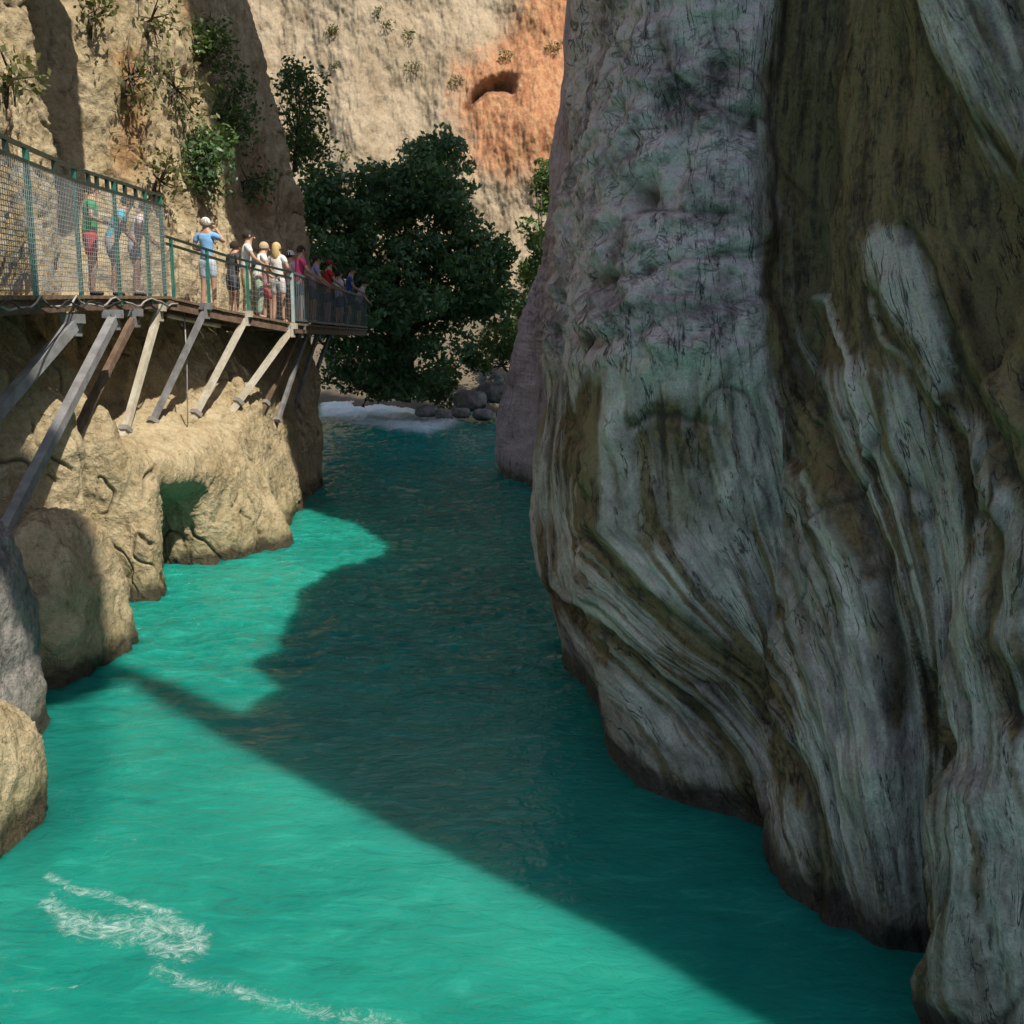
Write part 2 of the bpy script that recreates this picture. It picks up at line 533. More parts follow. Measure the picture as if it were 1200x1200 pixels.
blot([(765, 860), (830, 870), (880, 930), (840, 945), (770, 915)], 18, pl=0.3, a=0.10)
# long grooves
crease([(925, -60), (915, 80), (910, 200), (912, 300), (915, 400), (935, 460), (965, 510), (985, 560), (1010, 620), (1035, 680), (1052, 750), (1062, 830)], 8, 0.13, 0.55, 0.7, 20, step=0.16, wide=80)
crease([(1060, 265), (1090, 330), (1112, 400), (1150, 480), (1182, 550), (1215, 610)], 8, 0.13, 0.7, 0.9, 22, step=-0.06)
crease([(1020, 350), (1045, 410), (1085, 460), (1120, 510), (1150, 580), (1165, 640)], 7, 0.10, 0.6, 0.85, 18, step=-0.07)
crease([(1062, -30), (1090, 90), (1130, 130), (1170, 180), (1215, 235)], 9, 0.10, 0.5, 0.6, 30, step=-0.12, wide=70)
crease([(690, 470), (675, 520), (690, 620), (760, 700), (830, 760), (900, 800), (932, 850), (952, 920), (968, 990), (970, 1060)], 9, 0.10, 0.25, 0.85, 22, step=-0.08)
crease([(640, 690), (700, 735), (760, 790), (820, 840), (870, 890), (892, 975)], 8, 0.11, 0.35, 0.7, 16, step=-0.07)
crease([(690, 520), (665, 500), (672, 545), (700, 600)], 8, 0.10, 0.5, 0.9, 16)
crease([(676, 625), (694, 632), (704, 650)], 4, 0.08, 0.95)
crease([(745, 495), (770, 484), (800, 482), (835, 500), (848, 540)], 6, 0.06, 0.6, 0.5, 14)
crease([(845, 390), (852, 480), (872, 560), (890, 640), (915, 720)], 6, 0.06, 0.35, 0.35, 18)
crease([(735, 330), (790, 315), (850, 305), (900, 295)], 5, 0.10, 0.5)
crease([(750, 248), (800, 246), (860, 252)], 5, 0.12, 0.8)
crease([(835, 306), (870, 292), (905, 278)], 4, 0.10, 0.9)
crease([(690, 415), (745, 398), (800, 372), (860, 362), (905, 350)], 7, 0.09, 0.5)
crease([(790, 90), (835, 130), (870, 140), (905, 145)], 5, 0.11, 0.7)
crease([(765, 20), (735, 90), (725, 160), (720, 200)], 6, 0.08, 0.4)
crease([(1170, 630), (1166, 750), (1192, 830), (1215, 850)], 7, 0.10, 0.5, 0.8, 14, step=0.06)
crease([(1100, 790), (1125, 880), (1130, 960), (1118, 1030), (1095, 1100), (1084, 1150), (1083, 1200)], 9, 0.16, 0.45, 0.75, 20, step=-0.16, wide=70)
crease([(935, 880), (955, 960), (960, 1030)], 5, 0.06, 0.7)
crease([(985, 870), (993, 950), (990, 1050)], 5, 0.05, 0.5)
crease([(1060, 985), (1064, 1030)], 3, 0.04, 0.8)
crease([(900, 830), (918, 870), (925, 930)], 4, 0.05, 0.6)
crease([(1080, 700), (1092, 750), (1100, 790)], 3, 0.04, 0.7)
crease([(780, 770), (815, 800), (850, 815)], 4, 0.05, 0.5, 0.3, 16)
for x, y, r, a in ((765, 232, 17, 0.22), (726, 332, 14, 0.20), (690, 402, 12, 0.14), (852, 88, 12, 0.16), (880, 150, 12, 0.14), (1064, 660, 4, 0.05), (925, 905, 5, 0.06)):
    d = np.hypot((qx - x) / 1.25, qy - y)
    e = np.exp(-(d / r) ** 2) * face
    disp -= a * e
    crack = np.maximum(crack, 0.8 * np.exp(-(d / (r * 0.6)) ** 2) * face)
    stain = np.maximum(stain, 0.6 * np.exp(-(d / (r * 1.5)) ** 2) * face)
ridge([(950, 350), (960, 395), (990, 430), (1002, 480), (1012, 530)], 6, 0.07, 0.9)
ridge([(1015, 355), (1030, 400), (1060, 430), (1100, 470)], 6, 0.05, 0.6)
ridge([(905, 470), (940, 540), (965, 620)], 8, 0.06, 0.5)
ridge([(1145, 520), (1160, 600)], 6, 0.05, 0.5)
ridge([(1100, 335), (1150, 420), (1200, 500)], 14, 0.10, 0.25)
ridge([(1040, 900), (1050, 1000), (1040, 1080)], 26, 0.12, 0.25)
ridge([(1150, 930), (1140, 1050), (1130, 1160)], 36, 0.14, 0.25)
# little natural crack network
cw = G + 0.25 * np.stack([fbm(G * 1.2 + i * 9, 2) for i in range(3)], -1)
c1 = np.abs(noise(cw * np.array((1.5, 1.5, 0.4)) + 77))
k1 = np.exp(-(c1 / 0.022) ** 2) * smooth(0.05, 0.3, noise(G * 0.7 + 55))
k3 = np.zeros_like(px)
k4 = np.zeros_like(px)
for fq, wd, sd_ in ((1.6, .03, 3.0), (3.4, .045, 6.0)):
    nn = noise(cw * np.array((fq, fq, fq * 1.9)) + sd_ * 7)
    k4 = np.maximum(k4, np.exp(-(nn / wd) ** 2) * smooth(0.0, 0.3, noise(G * 1.1 + 5 * sd_)))
k4 *= upper
crack = np.maximum(crack, np.maximum(0.6 * k1, np.maximum(0.8 * k3, 0.45 * k4)))
for _ in range(2):
    disp[1:-1] = 0.25 * disp[:-2] + 0.5 * disp[1:-1] + 0.25 * disp[2:]
    disp[:, 1:-1] = 0.25 * disp[:, :-2] + 0.5 * disp[:, 1:-1] + 0.25 * disp[:, 2:]
disp += 0.012 * fbm(G * np.array((14, 14, 9)) + 2, 3, 0.6) - 0.03 * k1 - 0.025 * k3 - 0.02 * k4
# stains that run with the flutes; pale washed bands
sf = fbm(np.stack([flow * 6.5, qy / 300, np.full_like(px, 12.2)], -1), 4, 0.6)
stain = np.clip(stain + lower * smooth(-0.10, 0.35, sf) * 0.72 * face + 0.25 * smooth(0, .4, fbm(G * .5 + 61, 3)), 0, 1) - 0.10
pale = np.clip(pale + lower * smooth(0.15, 0.6, -sf) * 0.35, 0, 1)
tn = fbm(np.stack([flow * 11.0, qy / 160, np.full_like(px, 4.4)], -1), 4, 0.6) * lower + upper * 1.3 * fbm(G * np.array((1.6, 1.6, 2.0)) + 71, 5, 0.65)
tn = face * tn * 1.3 + 0.7 * fbm(G * .6 + 91, 3) + 0.5 * np.clip(flute2, -1, .6) * lower * face
Gd = G + N * disp[..., None]
right_cliff = grid_object('cliff_right', Gd, M_RIGHT, {'stain': stain, 'pale': pale, 'crack': crack, 'tone': tn, 'flow': flow, 'down': qy / 100, 'lower': lower * face, 'face': face})
tag(right_cliff, 'huge fluted grey and brown limestone cliff rising from the river on the right', 'cliff', kind='structure')

# ------------------------------------------------------------------ left wall
LZ = [-1.2, 0.0, 0.7, 1.3, 1.8, 2.3, 2.8, 3.5, 4.4, 5.4, 7, 9, 12, 16, 24]
lcols = [
    {0: (-10, 6), 24: (-11, 6)},
    {0: (-7.3, 11.0), 2.8: (-7.5, 11.3), 9: (-7.7, 11.3), 24: (-9.5, 11.3)},
    {0: (-6.3, 12.8), 1.3: (-6.5, 13.0), 2.8: (-6.75, 13.2), 4.4: (-7.15, 13.2), 9: (-7.5, 13.3), 24: (-10, 13.3)},
    {0: (-5.95, 13.9), 1.3: (-5.97, 14.0), 2.8: (-6.05, 14.1), 3.5: (-6.5, 14.2), 4.4: (-7.15, 14.3), 9: (-7.5, 14.5), 24: (-10.5, 14.5)},
    {0: (-6.6, 14.9), 2.8: (-6.75, 15.0), 4.4: (-7.3, 15.1), 7: (-7.45, 15.3), 9: (-7.7, 15.4), 24: (-10.8, 15.4)},
    {0: (-6.05, 15.35), 1.3: (-6.05, 15.45), 2.3: (-6.08, 15.5), 2.8: (-6.25, 15.6), 3.5: (-6.8, 15.6), 4.4: (-7.5, 15.7), 7: (-7.75, 15.9), 24: (-10.8, 16)},
    {0: (-5.6, 15.7), 1.3: (-5.65, 15.85), 1.8: (-5.75, 15.9), 2.3: (-6.1, 16), 2.8: (-7.2, 16.2), 4.4: (-7.6, 16.3), 7: (-7.85, 16.6), 24: (-10.6, 16.8)},
    {0: (-6.35, 17.95), .7: (-6.4, 18.0), 1.3: (-6.2, 17.6), 1.8: (-5.72, 16.65), 2.3: (-6.05, 16.8), 2.8: (-7.35, 17.2), 4.4: (-7.7, 17.3), 7: (-7.95, 17.4), 9: (-8.05, 17.4), 24: (-10.5, 17.4)},
    {0: (-5.55, 18.1), .7: (-5.6, 18.15), 1.3: (-5.6, 17.9), 1.8: (-5.5, 17.35), 2.3: (-5.85, 17.6), 2.8: (-7.25, 18.1), 4.4: (-7.75, 18.2), 5.4: (-9.0, 18.2), 7: (-10.2, 18.5), 24: (-12.5, 18.6)},
    {0: (-4.95, 18.8), 1.3: (-5.2, 18.8), 1.8: (-5.35, 18.8), 2.3: (-5.75, 18.9), 2.8: (-6.9, 19.1), 4.4: (-7.4, 19.3), 7: (-8.25, 19.7), 24: (-10.3, 19.8)},
    {0: (-4.42, 19.85), .7: (-4.68, 19.9), 1.3: (-4.95, 20), 2.3: (-5.4, 20.1), 2.8: (-6.2, 20.3), 4.4: (-6.8, 20.6), 7: (-7.3, 21.6), 24: (-10, 21.6)},
    {0: (-4.85, 21), 1.3: (-5.1, 21), 2.8: (-5.55, 21.2), 4.4: (-6.4, 22), 7: (-7.1, 23.5), 9: (-7.3, 23.6), 24: (-10, 23.6)},
    {0: (-5.1, 23.5), 2.8: (-5.45, 23.6), 4.4: (-6.2, 24.5), 7: (-6.8, 26), 9: (-7.05, 26), 12: (-7.6, 26), 24: (-10, 26)},
    {0: (-5.3, 26), 2.8: (-5.5, 26.4), 4.4: (-5.95, 26.8), 7: (-6.4, 27.6), 9: (-6.7, 27.6), 12: (-7.4, 27.6), 24: (-9.7, 27.6)},
    {0: (-5.5, 28.6), 2.8: (-5.6, 28.7), 4.4: (-5.8, 28.8), 6.5: (-5.85, 29), 8.5: (-6.35, 29), 10: (-6.6, 29), 12: (-7.15, 29), 24: (-9.3, 29)},
    {0: (-8, 31.5), 24: (-11, 32)},
    {0: (-22, 36), 24: (-24, 37)}]
net = []
for c in lcols:
    ks = sorted(c)
    net.append([(np.interp(z, ks, [c[k][0] for k in ks]), np.interp(z, ks, [c[k][1] for k in ks]), z) for z in LZ])
net = np.array(net)
us = params([10, 40, 50, 46, 46, 46, 50, 50, 50, 50, 46, 50, 44, 44, 40, 16])
vs_ = params([12, 34, 30, 26, 26, 26, 32, 36, 36, 50, 50, 50, 30, 20])
G = cr(net, us)
G = np.transpose(cr(np.transpose(G, (1, 0, 2)), vs_), (1, 0, 2))
N = grid_normals(G)
if np.mean(N[len(us) // 2, :100, 0]) < 0:
    N = -N
px, py, dc = project(G)
zz = G[..., 2]
up = smooth(4.0, 5.5, zz)
disp = 0.20 * fbm(G * 0.6 + 6, 3) + 0.10 * fbm(G * np.array((1.6, 1.6, 0.9)) + 8, 4, 0.55, ridged=True)
disp += (0.3 + up) * 0.13 * fbm(G * np.array((2.2, 2.2, 0.8)) + 14, 5, 0.6, ridged=True) + (0.4 + 0.6 * up) * 0.035 * fbm(G * 7, 3, 0.6, ridged=True)
disp += up * 0.30 * np.clip(fbm(G * np.array((.9, .9, .35)) + 52, 4, 0.6, ridged=True), -.6, .5)
jag = smooth(2.0, 3.0, zz) * (1 - smooth(4.0, 5.0, zz))
disp += jag * 0.18 * fbm(G * np.array((2.6, 2.6, 1.2)) + 33, 3)
stain = 0.55 * smooth(0.0, 0.5, fbm(G * np.array((.5, .5, .25)) + 71, 3)) * up
stain = np.maximum(stain, 0.8 * soft_poly(px, py, [(110, 60), (150, 60), (160, 180), (145, 230), (120, 190), (125, 110)], 18))
pale = 0.35 * smooth(0.1, 0.5, fbm(G * 0.7 + 81, 3))
c1 = np.abs(noise(G * np.array((1.3, 1.3, 0.6)) + 0.3 * fbm(G, 2)[..., None] + 77))
k1 = np.exp(-(c1 / 0.03) ** 2) * smooth(0.0, 0.3, noise(G * 0.7 + 55))
c2 = np.abs(noise(G * np.array((2.8, 2.8, 1.1)) + 0.4 * fbm(G * 2, 2)[..., None] + 27))
k1 = np.maximum(k1, 0.8 * np.exp(-(c2 / 0.04) ** 2) * smooth(0.0, 0.3, noise(G * 1.1 + 25)))
disp -= 0.08 * k1
GLEFT = G + N * disp[..., None]
left_wall = grid_object('cliff_left', G + N * disp[..., None], M_LEFT, {'stain': stain, 'pale': pale, 'crack': 0.7 * k1}, flip=True)
tag(left_wall, 'sunlit tan limestone wall with pillars and a cleft behind and below the walkway', 'cliff', kind='structure')

# ------------------------------------------------------------------ far cliff, bank, ground
xs = np.concatenate([np.linspace(-60, -24, 60)[:-1], np.linspace(-24, 12, 520), np.linspace(12, 60, 60)[1:]])
ts = np.linspace(0, 1, 520)
X, T = np.meshgrid(xs, ts, indexing='ij')
Z = -1 + 75 * T
Y = 84 - 0.10 * np.maximum(-X - 8, 0) * 1.2 + 0.33 * Z + 0.02 * X
G = np.stack([X, Y, Z], -1)
G[..., 1] += -5.0 * fbm(G * np.array((.06, .06, .03)) + 2, 4) - 1.3 * fbm(G * np.array((.22, .22, .07)) + 4, 5, 0.55) - 0.5 * fbm(G * np.array((.9, .9, .45)) + 6, 5, 0.65)
px, py, dc = project(G)
qx = px + 14 * fbm(G * .3, 3)
qy = py + 14 * fbm(G * .3 + 9, 3)
org = soft_poly(qx, qy, [(535, 80), (590, 40), (650, -60), (740, -60), (740, 210), (600, 215), (555, 205), (530, 150)], 42)
cave = soft_poly(qx, qy, [(548, 126), (556, 106), (576, 94), (602, 94), (598, 106), (572, 108)], 9)
G[..., 1] += 2.3 * cave - 1.0 * org
stain = np.maximum(org * 0.95, 0.3 * smooth(0.1, .5, fbm(G * .08 + 44, 3))) - 0.05
pale = 0.4 * smooth(0, .5, fbm(G * .12 + 14, 4))
far_cliff = grid_object('cliff_far', G, M_FAR, {'stain': stain, 'pale': pale, 'crack': cave * 0.7})  # the cave hollow is also darkened, its shade painted into the colour
tag(far_cliff, 'sunlit tan mountainside with a bare orange face and small cave far behind the tree', 'cliff', kind='structure')

def plain_ground(name, c1, c2, scale, b=0.5):
    k = NT(name)
    v = k.pos()
    f = k.noise(v, scale, 7, 0.65)
    g = k.noise(v, scale * 9, 5, 0.65)
    k.l(k.mix(k.math('MULTIPLY_ADD', g, 0.5, k.math('MULTIPLY', f, 0.5)), c1, c2), k.b.inputs['Base Color'])
    k.b.inputs['Roughness'].default_value = 0.95
    k.l(k.bump(g, b, 0.08), k.b.inputs['Normal'])
    return k.m

M_BANK = plain_ground('bank_soil', (0.045, 0.036, 0.025), (0.21, 0.165, 0.11), 0.6)
xs = np.linspace(-60, 60, 260)
ys = np.linspace(50, 96, 120)
X, Y = np.meshgrid(xs, ys, indexing='ij')
edge = 57.5 + 1.5 * np.sin(X * .35) - 0.35 * (X + 3)
Z = -1.2 + 7.0 * smooth(0, 26, Y - edge + 2) + 1.1 * smooth(0, 2.5, Y - edge)
G = np.stack([X, Y, Z], -1)
G[..., 2] += 0.5 * fbm(G * .3, 4) + 0.15 * fbm(G * 1.4, 3, ridged=True)
bank = grid_object('river_bank', G, M_BANK)
tag(bank, 'stony soil bank at the far bend of the river', 'bank', kind='structure')
me_v = [(-400, -400, -3), (400, -400, -3), (400, 400, -3), (-400, 400, -3)]
ground = mesh_object('ground', me_v, [(0, 1, 2, 3)], M_BANK, shade=False)
tag(ground, 'river bed under the water', 'ground', kind='structure')

# ------------------------------------------------------------------ water
k = NT('turquoise_water')
v = k.pos(0.75, 1.0, 1)
w1 = k.noise(v, 1.7, 4, 0.6, 0.5)
w2_ = k.noise(k.pos(1.0, 1.7, 1), 4.5, 4, 0.6, 0.8)
w3 = k.noise(k.pos(1.0, 1.6, 1), 14, 3, 0.6, 0.5)
big = k.noise(k.pos(), 0.35, 4, 0.6, 0.5)
col = k.mix(k.mapr(big, 0.3, 0.7), (0.005, 0.165, 0.130), (0.010, 0.215, 0.162))
sk = k.noise(k.pos(0.55, 1.5, 1), 2.6, 7, 0.7, 1.2)
col = k.mix(k.mapr(sk, 0.48, 0.78, 0, 0.75), col, (0.025, 0.31, 0.235))
col = k.mix(k.mapr(sk, 0.25, 0.47, 0.65, 0), col, (0.003, 0.095, 0.088))
col = k.mix(k.math('MULTIPLY', k.attr('pale_water'), 0.6), col, (0.028, 0.30, 0.225))
col = k.mix(k.attr('rock_shade'), col, (0.004, 0.085, 0.075))
foam = k.attr('foam')
fn = k.noise(k.pos(0.9, 1.2, 1), 5.5, 10, 0.86, 2.6)
ff = k.math('ADD', foam, k.math('MULTIPLY', k.math('SUBTRACT', fn, 0.5), 2.2))
fmask = k.math('MULTIPLY', k.mapr(ff, 0.62, 1.55, 0, 0.85), k.mapr(foam, 0.02, 0.2))
col = k.mix(fmask, col, (0.80, 0.86, 0.85))
k.l(col, k.b.inputs['Base Color'])
k.l(k.mapr(fmask, 0, 1, 0.07, 0.6), k.b.inputs['Roughness'])
k.b.inputs['IOR'].default_value = 1.33
k.b.inputs['Specular IOR Level'].default_value = 0.28
k.b.inputs['Subsurface Weight'].default_value = 0.85
k.b.inputs['Subsurface Radius'].default_value = (0.25, 1.0, 0.85)
k.b.inputs['Subsurface Scale'].default_value = 1.5
chop = k.attr('chop')
n1 = k.bump(k.math('MULTIPLY', w1, chop), 0.7, 0.22)
n2 = k.bump(k.math('MULTIPLY', w2_, chop), 0.7, 0.10, n1)
n3 = k.bump(w3, 0.15, 0.012, n2)
n4 = k.bump(fmask, 0.4, 0.03, n3)
k.l(n4, k.b.inputs['Normal'])
M_WATER = k.m
xs = np.concatenate([np.linspace(-60, -14, 8)[:-1], np.linspace(-14, 7, 520), np.linspace(7, 60, 8)[1:]])
ys = np.concatenate([np.linspace(-30, 2, 20)[:-1], np.geomspace(2 + 3, 66 + 3, 820) - 3])
X, Y = np.meshgrid(xs, ys, indexing='ij')
G = np.stack([X, Y, np.zeros_like(X)], -1)
px, py, dc = project(G)
wy = G * np.array((0.55, 0.8, 1))
wav = 0.035 * fbm(wy * 0.9, 3) + 0.085 * fbm(wy * np.array((1.5, 3.0, 1)) + 5, 3, 0.55, ridged=True) * smooth(8.5, 13, Y)
wav *= 0.45 + 0.75 * smooth(8, 14, Y)
foam = np.zeros_like(X)
def streak(pts, w, a):
    global foam
    d, s = curve_dist(px + 22 * fbm(G * 1.5, 5, .65), py + 20 * fbm(G * 1.5 + 3, 5, .65), pts)
    foam = np.maximum(foam, a * np.exp(-(d / w) ** 2))
streak([(58, 1025), (90, 1045), (140, 1055), (190, 1072), (228, 1088)], 14, 0.88)
streak([(62, 1062), (85, 1085), (115, 1092), (160, 1090), (205, 1085), (235, 1100), (215, 1115), (180, 1105)], 27, 0.92)
streak([(185, 1140), (230, 1155), (290, 1165), (340, 1178), (400, 1190), (470, 1198)], 24, 0.80)
streak([(0, 1154), (60, 1156), (105, 1153)], 3, 0.8)
streak([(60, 925), (85, 935), (110, 990), (150, 985), (120, 1020)], 24, 0.55)
streak([(110, 815), (170, 840), (240, 870)], 26, 0.5)
streak([(130, 770), (230, 790), (330, 800)], 26, 0.5)
streak([(280, 900), (430, 930), (520, 980)], 30, 0.4)
rap = soft_poly(px, py, [(374, 466), (430, 470), (500, 484), (545, 500), (500, 516), (440, 506), (374, 496)], 9)
foam = np.maximum(foam, rap * 1.5)
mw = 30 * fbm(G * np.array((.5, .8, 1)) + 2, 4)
pale_water = soft_poly(px + mw, py + mw, [(330, 880), (470, 920), (620, 1010), (760, 1110), (820, 1180), (600, 1150), (430, 1040), (300, 960)], 60) * np.clip(.55 + fbm(G * np.array((.7, 1.6, 1)) + 5, 4), 0, 1)  # paler water colour in two broken patches
pale_water = np.maximum(pale_water, 0.8 * soft_poly(px + mw, py + mw * .4, [(200, 690), (300, 665), (400, 672), (380, 712), (300, 730), (230, 750)], 22) * np.clip(.5 + fbm(G * np.array((.7, 1.6, 1)) + 15, 4), 0, 1))
rock_shade = 0.6 * soft_poly(px + mw * .5, py, [(20, 850), (110, 810), (130, 850), (110, 960), (60, 1010), (20, 1020)], 30)  # darker water at the left rocks, their shade and reflection painted in
G[..., 2] = wav + rap * (0.30 * smooth(-.5, .6, fbm(G * .6 + 8, 3)) + 0.10 * fbm(G * 2.5, 3, ridged=True))
water = grid_object('river_water', G, M_WATER, {'foam': foam, 'pale_water': pale_water, 'rock_shade': rock_shade, 'chop': 0.35 + 0.75 * smooth(8.0, 12.5, Y + 0.5 * X + 1.0 * fbm(G * .35, 2))})
tag(water, 'milky turquoise river water with foam streaks and a small rapid', 'water', kind='structure')

# ------------------------------------------------------------------ small builders
class MB:
    """collects shapes in world coordinates and links them as ONE mesh object"""
    def __init__(self):
        self.v, self.f = [], []
    def add(self, v, f):
        o = len(self.v)
        self.v += [tuple(map(float, x)) for x in v]
        self.f += [tuple(i + o for i in q) for q in f]
        return self
    def box(self, c, sx, sy, sz, ax=(1, 0, 0), ay=(0, 1, 0), az=(0, 0, 1)):
        c, ax, ay, az = map(np.array, (c, ax, ay, az))
        v = [c + ax * (sx / 2 * i) + ay * (sy / 2 * j) + az * (sz / 2 * q) for q in (-1, 1) for j in (-1, 1) for i in (-1, 1)]
        return self.add(v, [(0, 2, 3, 1), (4, 5, 7, 6), (0, 1, 5, 4), (2, 6, 7, 3), (0, 4, 6, 2), (1, 3, 7, 5)])
    def beam(self, a, b, w, h, up=(0, 0, 1)):
        a, b = np.array(a, float), np.array(b, float)
        d = b - a
        L = np.linalg.norm(d)
        d /= L
        x = np.cross(d, np.array(up, float))
        x /= np.linalg.norm(x)
        return self.box((a + b) / 2, w, L, h, x, d, np.cross(x, d))
    def tube(self, pts, rad, n=8):
        pts = [np.array(p, float) for p in pts]
        if np.isscalar(rad):
            rad = [rad] * len(pts)
        vs, fs = [], []
        for i, p in enumerate(pts):
            d = pts[min(i + 1, len(pts) - 1)] - pts[max(i - 1, 0)]
            d /= max(np.linalg.norm(d), 1e-9)
            r = np.array((0, 0, 1.0)) if abs(d[2]) < 0.9 else np.array((1.0, 0, 0))
            x = np.cross(d, r)
            x /= np.linalg.norm(x)
            y = np.cross(d, x)
            for k_ in range(n):
                a = 2 * math.pi * k_ / n
                vs.append(p + rad[i] * (x * math.cos(a) + y * math.sin(a)))
        for i in range(len(pts) - 1):
            for k_ in range(n):
                a, b = i * n + k_, i * n + (k_ + 1) % n
                fs.append((a, b, b + n, a + n))
        fs.append(tuple(range(n))[::-1])
        fs.append(tuple((len(pts) - 1) * n + k_ for k_ in range(n)))
        return self.add(vs, fs)
    def ball(self, c, rx, ry, rz_, R=None, cut=None, nu=12, nv=8):
        vs, fs = [], []
        for j in range(nv + 1):
            t = math.pi * j / nv
            if cut is not None:
                t *= cut
            for i in range(nu):
                a = 2 * math.pi * i / nu
                q = np.array((rx * math.sin(t) * math.cos(a), ry * math.sin(t) * math.sin(a), rz_ * math.cos(t)))
                vs.append(np.array(c) + (R @ q if R is not None else q))
        for j in range(nv):
            for i in range(nu):
                a, b = j * nu + i, j * nu + (i + 1) % nu
                fs.append((a, a + nu, b + nu, b))
        return self.add(vs, fs)
    def build(self, name, material, parent=None, smooth_=False, local=False):
        off = np.zeros(3)
        if parent is not None and not local:
            q = parent
            while q is not None:
                off += np.array(q.location)
                q = q.parent
        me = bpy.data.meshes.new(name)
        me.from_pydata([tuple(np.array(x) - off) for x in self.v], [], self.f)
        me.update()
        if smooth_:
            me.polygons.foreach_set('use_smooth', np.ones(len(me.polygons), dtype=bool))
        me.materials.append(material)
        o = bpy.data.objects.new(name, me)
        C.objects.link(o)
        if parent is not None:
            o.parent = parent
        return o

def simple(name, c1, c2=None, rough=0.6, metal=0.0, scale=6.0, bump=0.15):
    k = NT(name)
    v = k.obj()
    f = k.noise(v, scale, 6, 0.65)
    k.l(k.mix(k.mapr(f, 0.3, 0.7), c1, c2 or tuple(x * 0.75 for x in c1)), k.b.inputs['Base Color'])
    k.b.inputs['Roughness'].default_value = rough
    k.b.inputs['Metallic'].default_value = metal
    if bump:
        k.l(k.bump(k.noise(v, scale * 5, 4), bump, 0.01), k.b.inputs['Normal'])
    return k.m

M_GREEN = simple('green_painted_steel', (0.03, 0.22, 0.16), (0.02, 0.13, 0.10), 0.45)
M_DARKG = simple('dark_green_steel', (0.012, 0.030, 0.024), (0.03, 0.05, 0.04), 0.45)
M_GALV = simple('galvanised_wire', (0.34, 0.36, 0.37), (0.22, 0.24, 0.25), 0.5, 0.3)
M_STEEL = simple('weathered_steel', (0.30, 0.30, 0.31), (0.17, 0.16, 0.16), 0.55, 0.2, 4)
M_CREAM = simple('cream_painted_steel', (0.62, 0.58, 0.48), (0.42, 0.36, 0.27), 0.55, 0, 4)
M_RUST = simple('rusty_beam', (0.10, 0.055, 0.035), (0.19, 0.13, 0.09), 0.8, 0, 5, 0.4)
M_PLANK = simple('weathered_planks', (0.22, 0.15, 0.095), (0.12, 0.08, 0.05), 0.85, 0, 7, 0.4)
M_RAILG = simple('blue_grey_railing', (0.10, 0.145, 0.17), (0.06, 0.09, 0.11), 0.5)
M_PALEPOST = simple('pale_post_paint', (0.45, 0.55, 0.52), (0.33, 0.42, 0.40), 0.5)
M_CONC = simple('concrete', (0.30, 0.28, 0.25), (0.20, 0.18, 0.16), 0.9, 0, 8, 0.4)
M_CABLE = simple('grey_cable', (0.40, 0.39, 0.38), (0.24, 0.22, 0.20), 0.7)
M_BLACKC = simple('black_cable', (0.025, 0.025, 0.025), None, 0.6)

# ------------------------------------------------------------------ rocks at the foot of the left wall
def rock(name, c, r, label, cat, seed, mat, n=110, amp=0.16, group=None, base=0.0, e=2.6):
    u = np.linspace(0, 2 * math.pi, n * 2)
    t = np.linspace(0.02, math.pi - 0.02, n)
    U, T = np.meshgrid(u, t, indexing='ij')
    D = np.stack([np.sin(T) * np.cos(U), np.sin(T) * np.sin(U), np.cos(T)], -1)
    D = D / (np.abs(D) ** e).sum(-1, keepdims=True) ** (1 / e)
    Gs = D * np.array(r)
    wp = Gs / max(r) * 1.2 + seed * 3.1
    R = 1 + amp * fbm(wp, 3)[..., None] + amp * 0.5 * fbm(wp * 3, 4, 0.6, ridged=True)[..., None] * 0.6
    R += (amp * 0.22 * fbm(wp * 7, 4, 0.65, ridged=True))[..., None]
    R[-1] = R[0]
    Gs = Gs * R + np.array(c)
    Gs[-1] = Gs[0]
    c1 = np.abs(noise(Gs * 1.4 + 7))
    o = grid_object(name, Gs, mat, {'stain': 0 * c1 + 0.02, 'pale': 0.2 + 0 * c1, 'crack': 0.6 * np.exp(-(c1 / 0.03) ** 2)}, flip=False)
    o.data.transform(Matrix.Translation(-Vector((c[0], c[1], base))))
    o.location = (c[0], c[1], base)
    return tag(o, label, cat, group)

rock('boulder', (-4.62, 7.85, 0.0), (0.60, 0.75, 1.02), 'pale sunlit rock stub standing in the water at the near left', 'rock', 1.0, M_LEFT, amp=.22, e=3.2)
rock('boulder', (-5.75, 9.75, 0.3), (0.85, 1.05, 2.0), 'shaded grey rock shoulder just behind the sunlit stub', 'rock', 2.0, M_GREY, amp=.22, e=3.0)
rock('boulder', (-6.05, 12.5, 0.1), (0.92, 1.15, 1.62), 'rounded shaded rock foot at the waterline before the sunlit pillars', 'rock', 3.0, M_LEFT, amp=.24, e=3.4)
def oa(o_, a_):                 # plan position from the offset across and the distance towards the sun
    return SUN_H[0] * a_ - SUN_H[1] * o_, SUN_H[1] * a_ + SUN_H[0] * o_
for (o_, a_, z_), r_, L_, sd_ in (((4.35, .3, 20.6), (1.15, .75, 2.9), 'added unseen block high above the right cliff that shades the left rocks', 5.0),
                             ((5.40, .5, 10.8), (.30, .75, 7.6), 'added unseen rock stem under the shading block', 6.0)):
    x_, y_ = oa(o_, a_)
    t_ = rock('shade_block', (x_, y_, z_), r_, L_, 'rock', sd_, M_GREY, n=50, amp=.12, base=z_, e=3.4 if sd_ < 5.5 else 2.0)  # added unseen rocks, placed to cast shade on the left rocks
    t_.rotation_euler = (0, 0, math.radians(46.2))
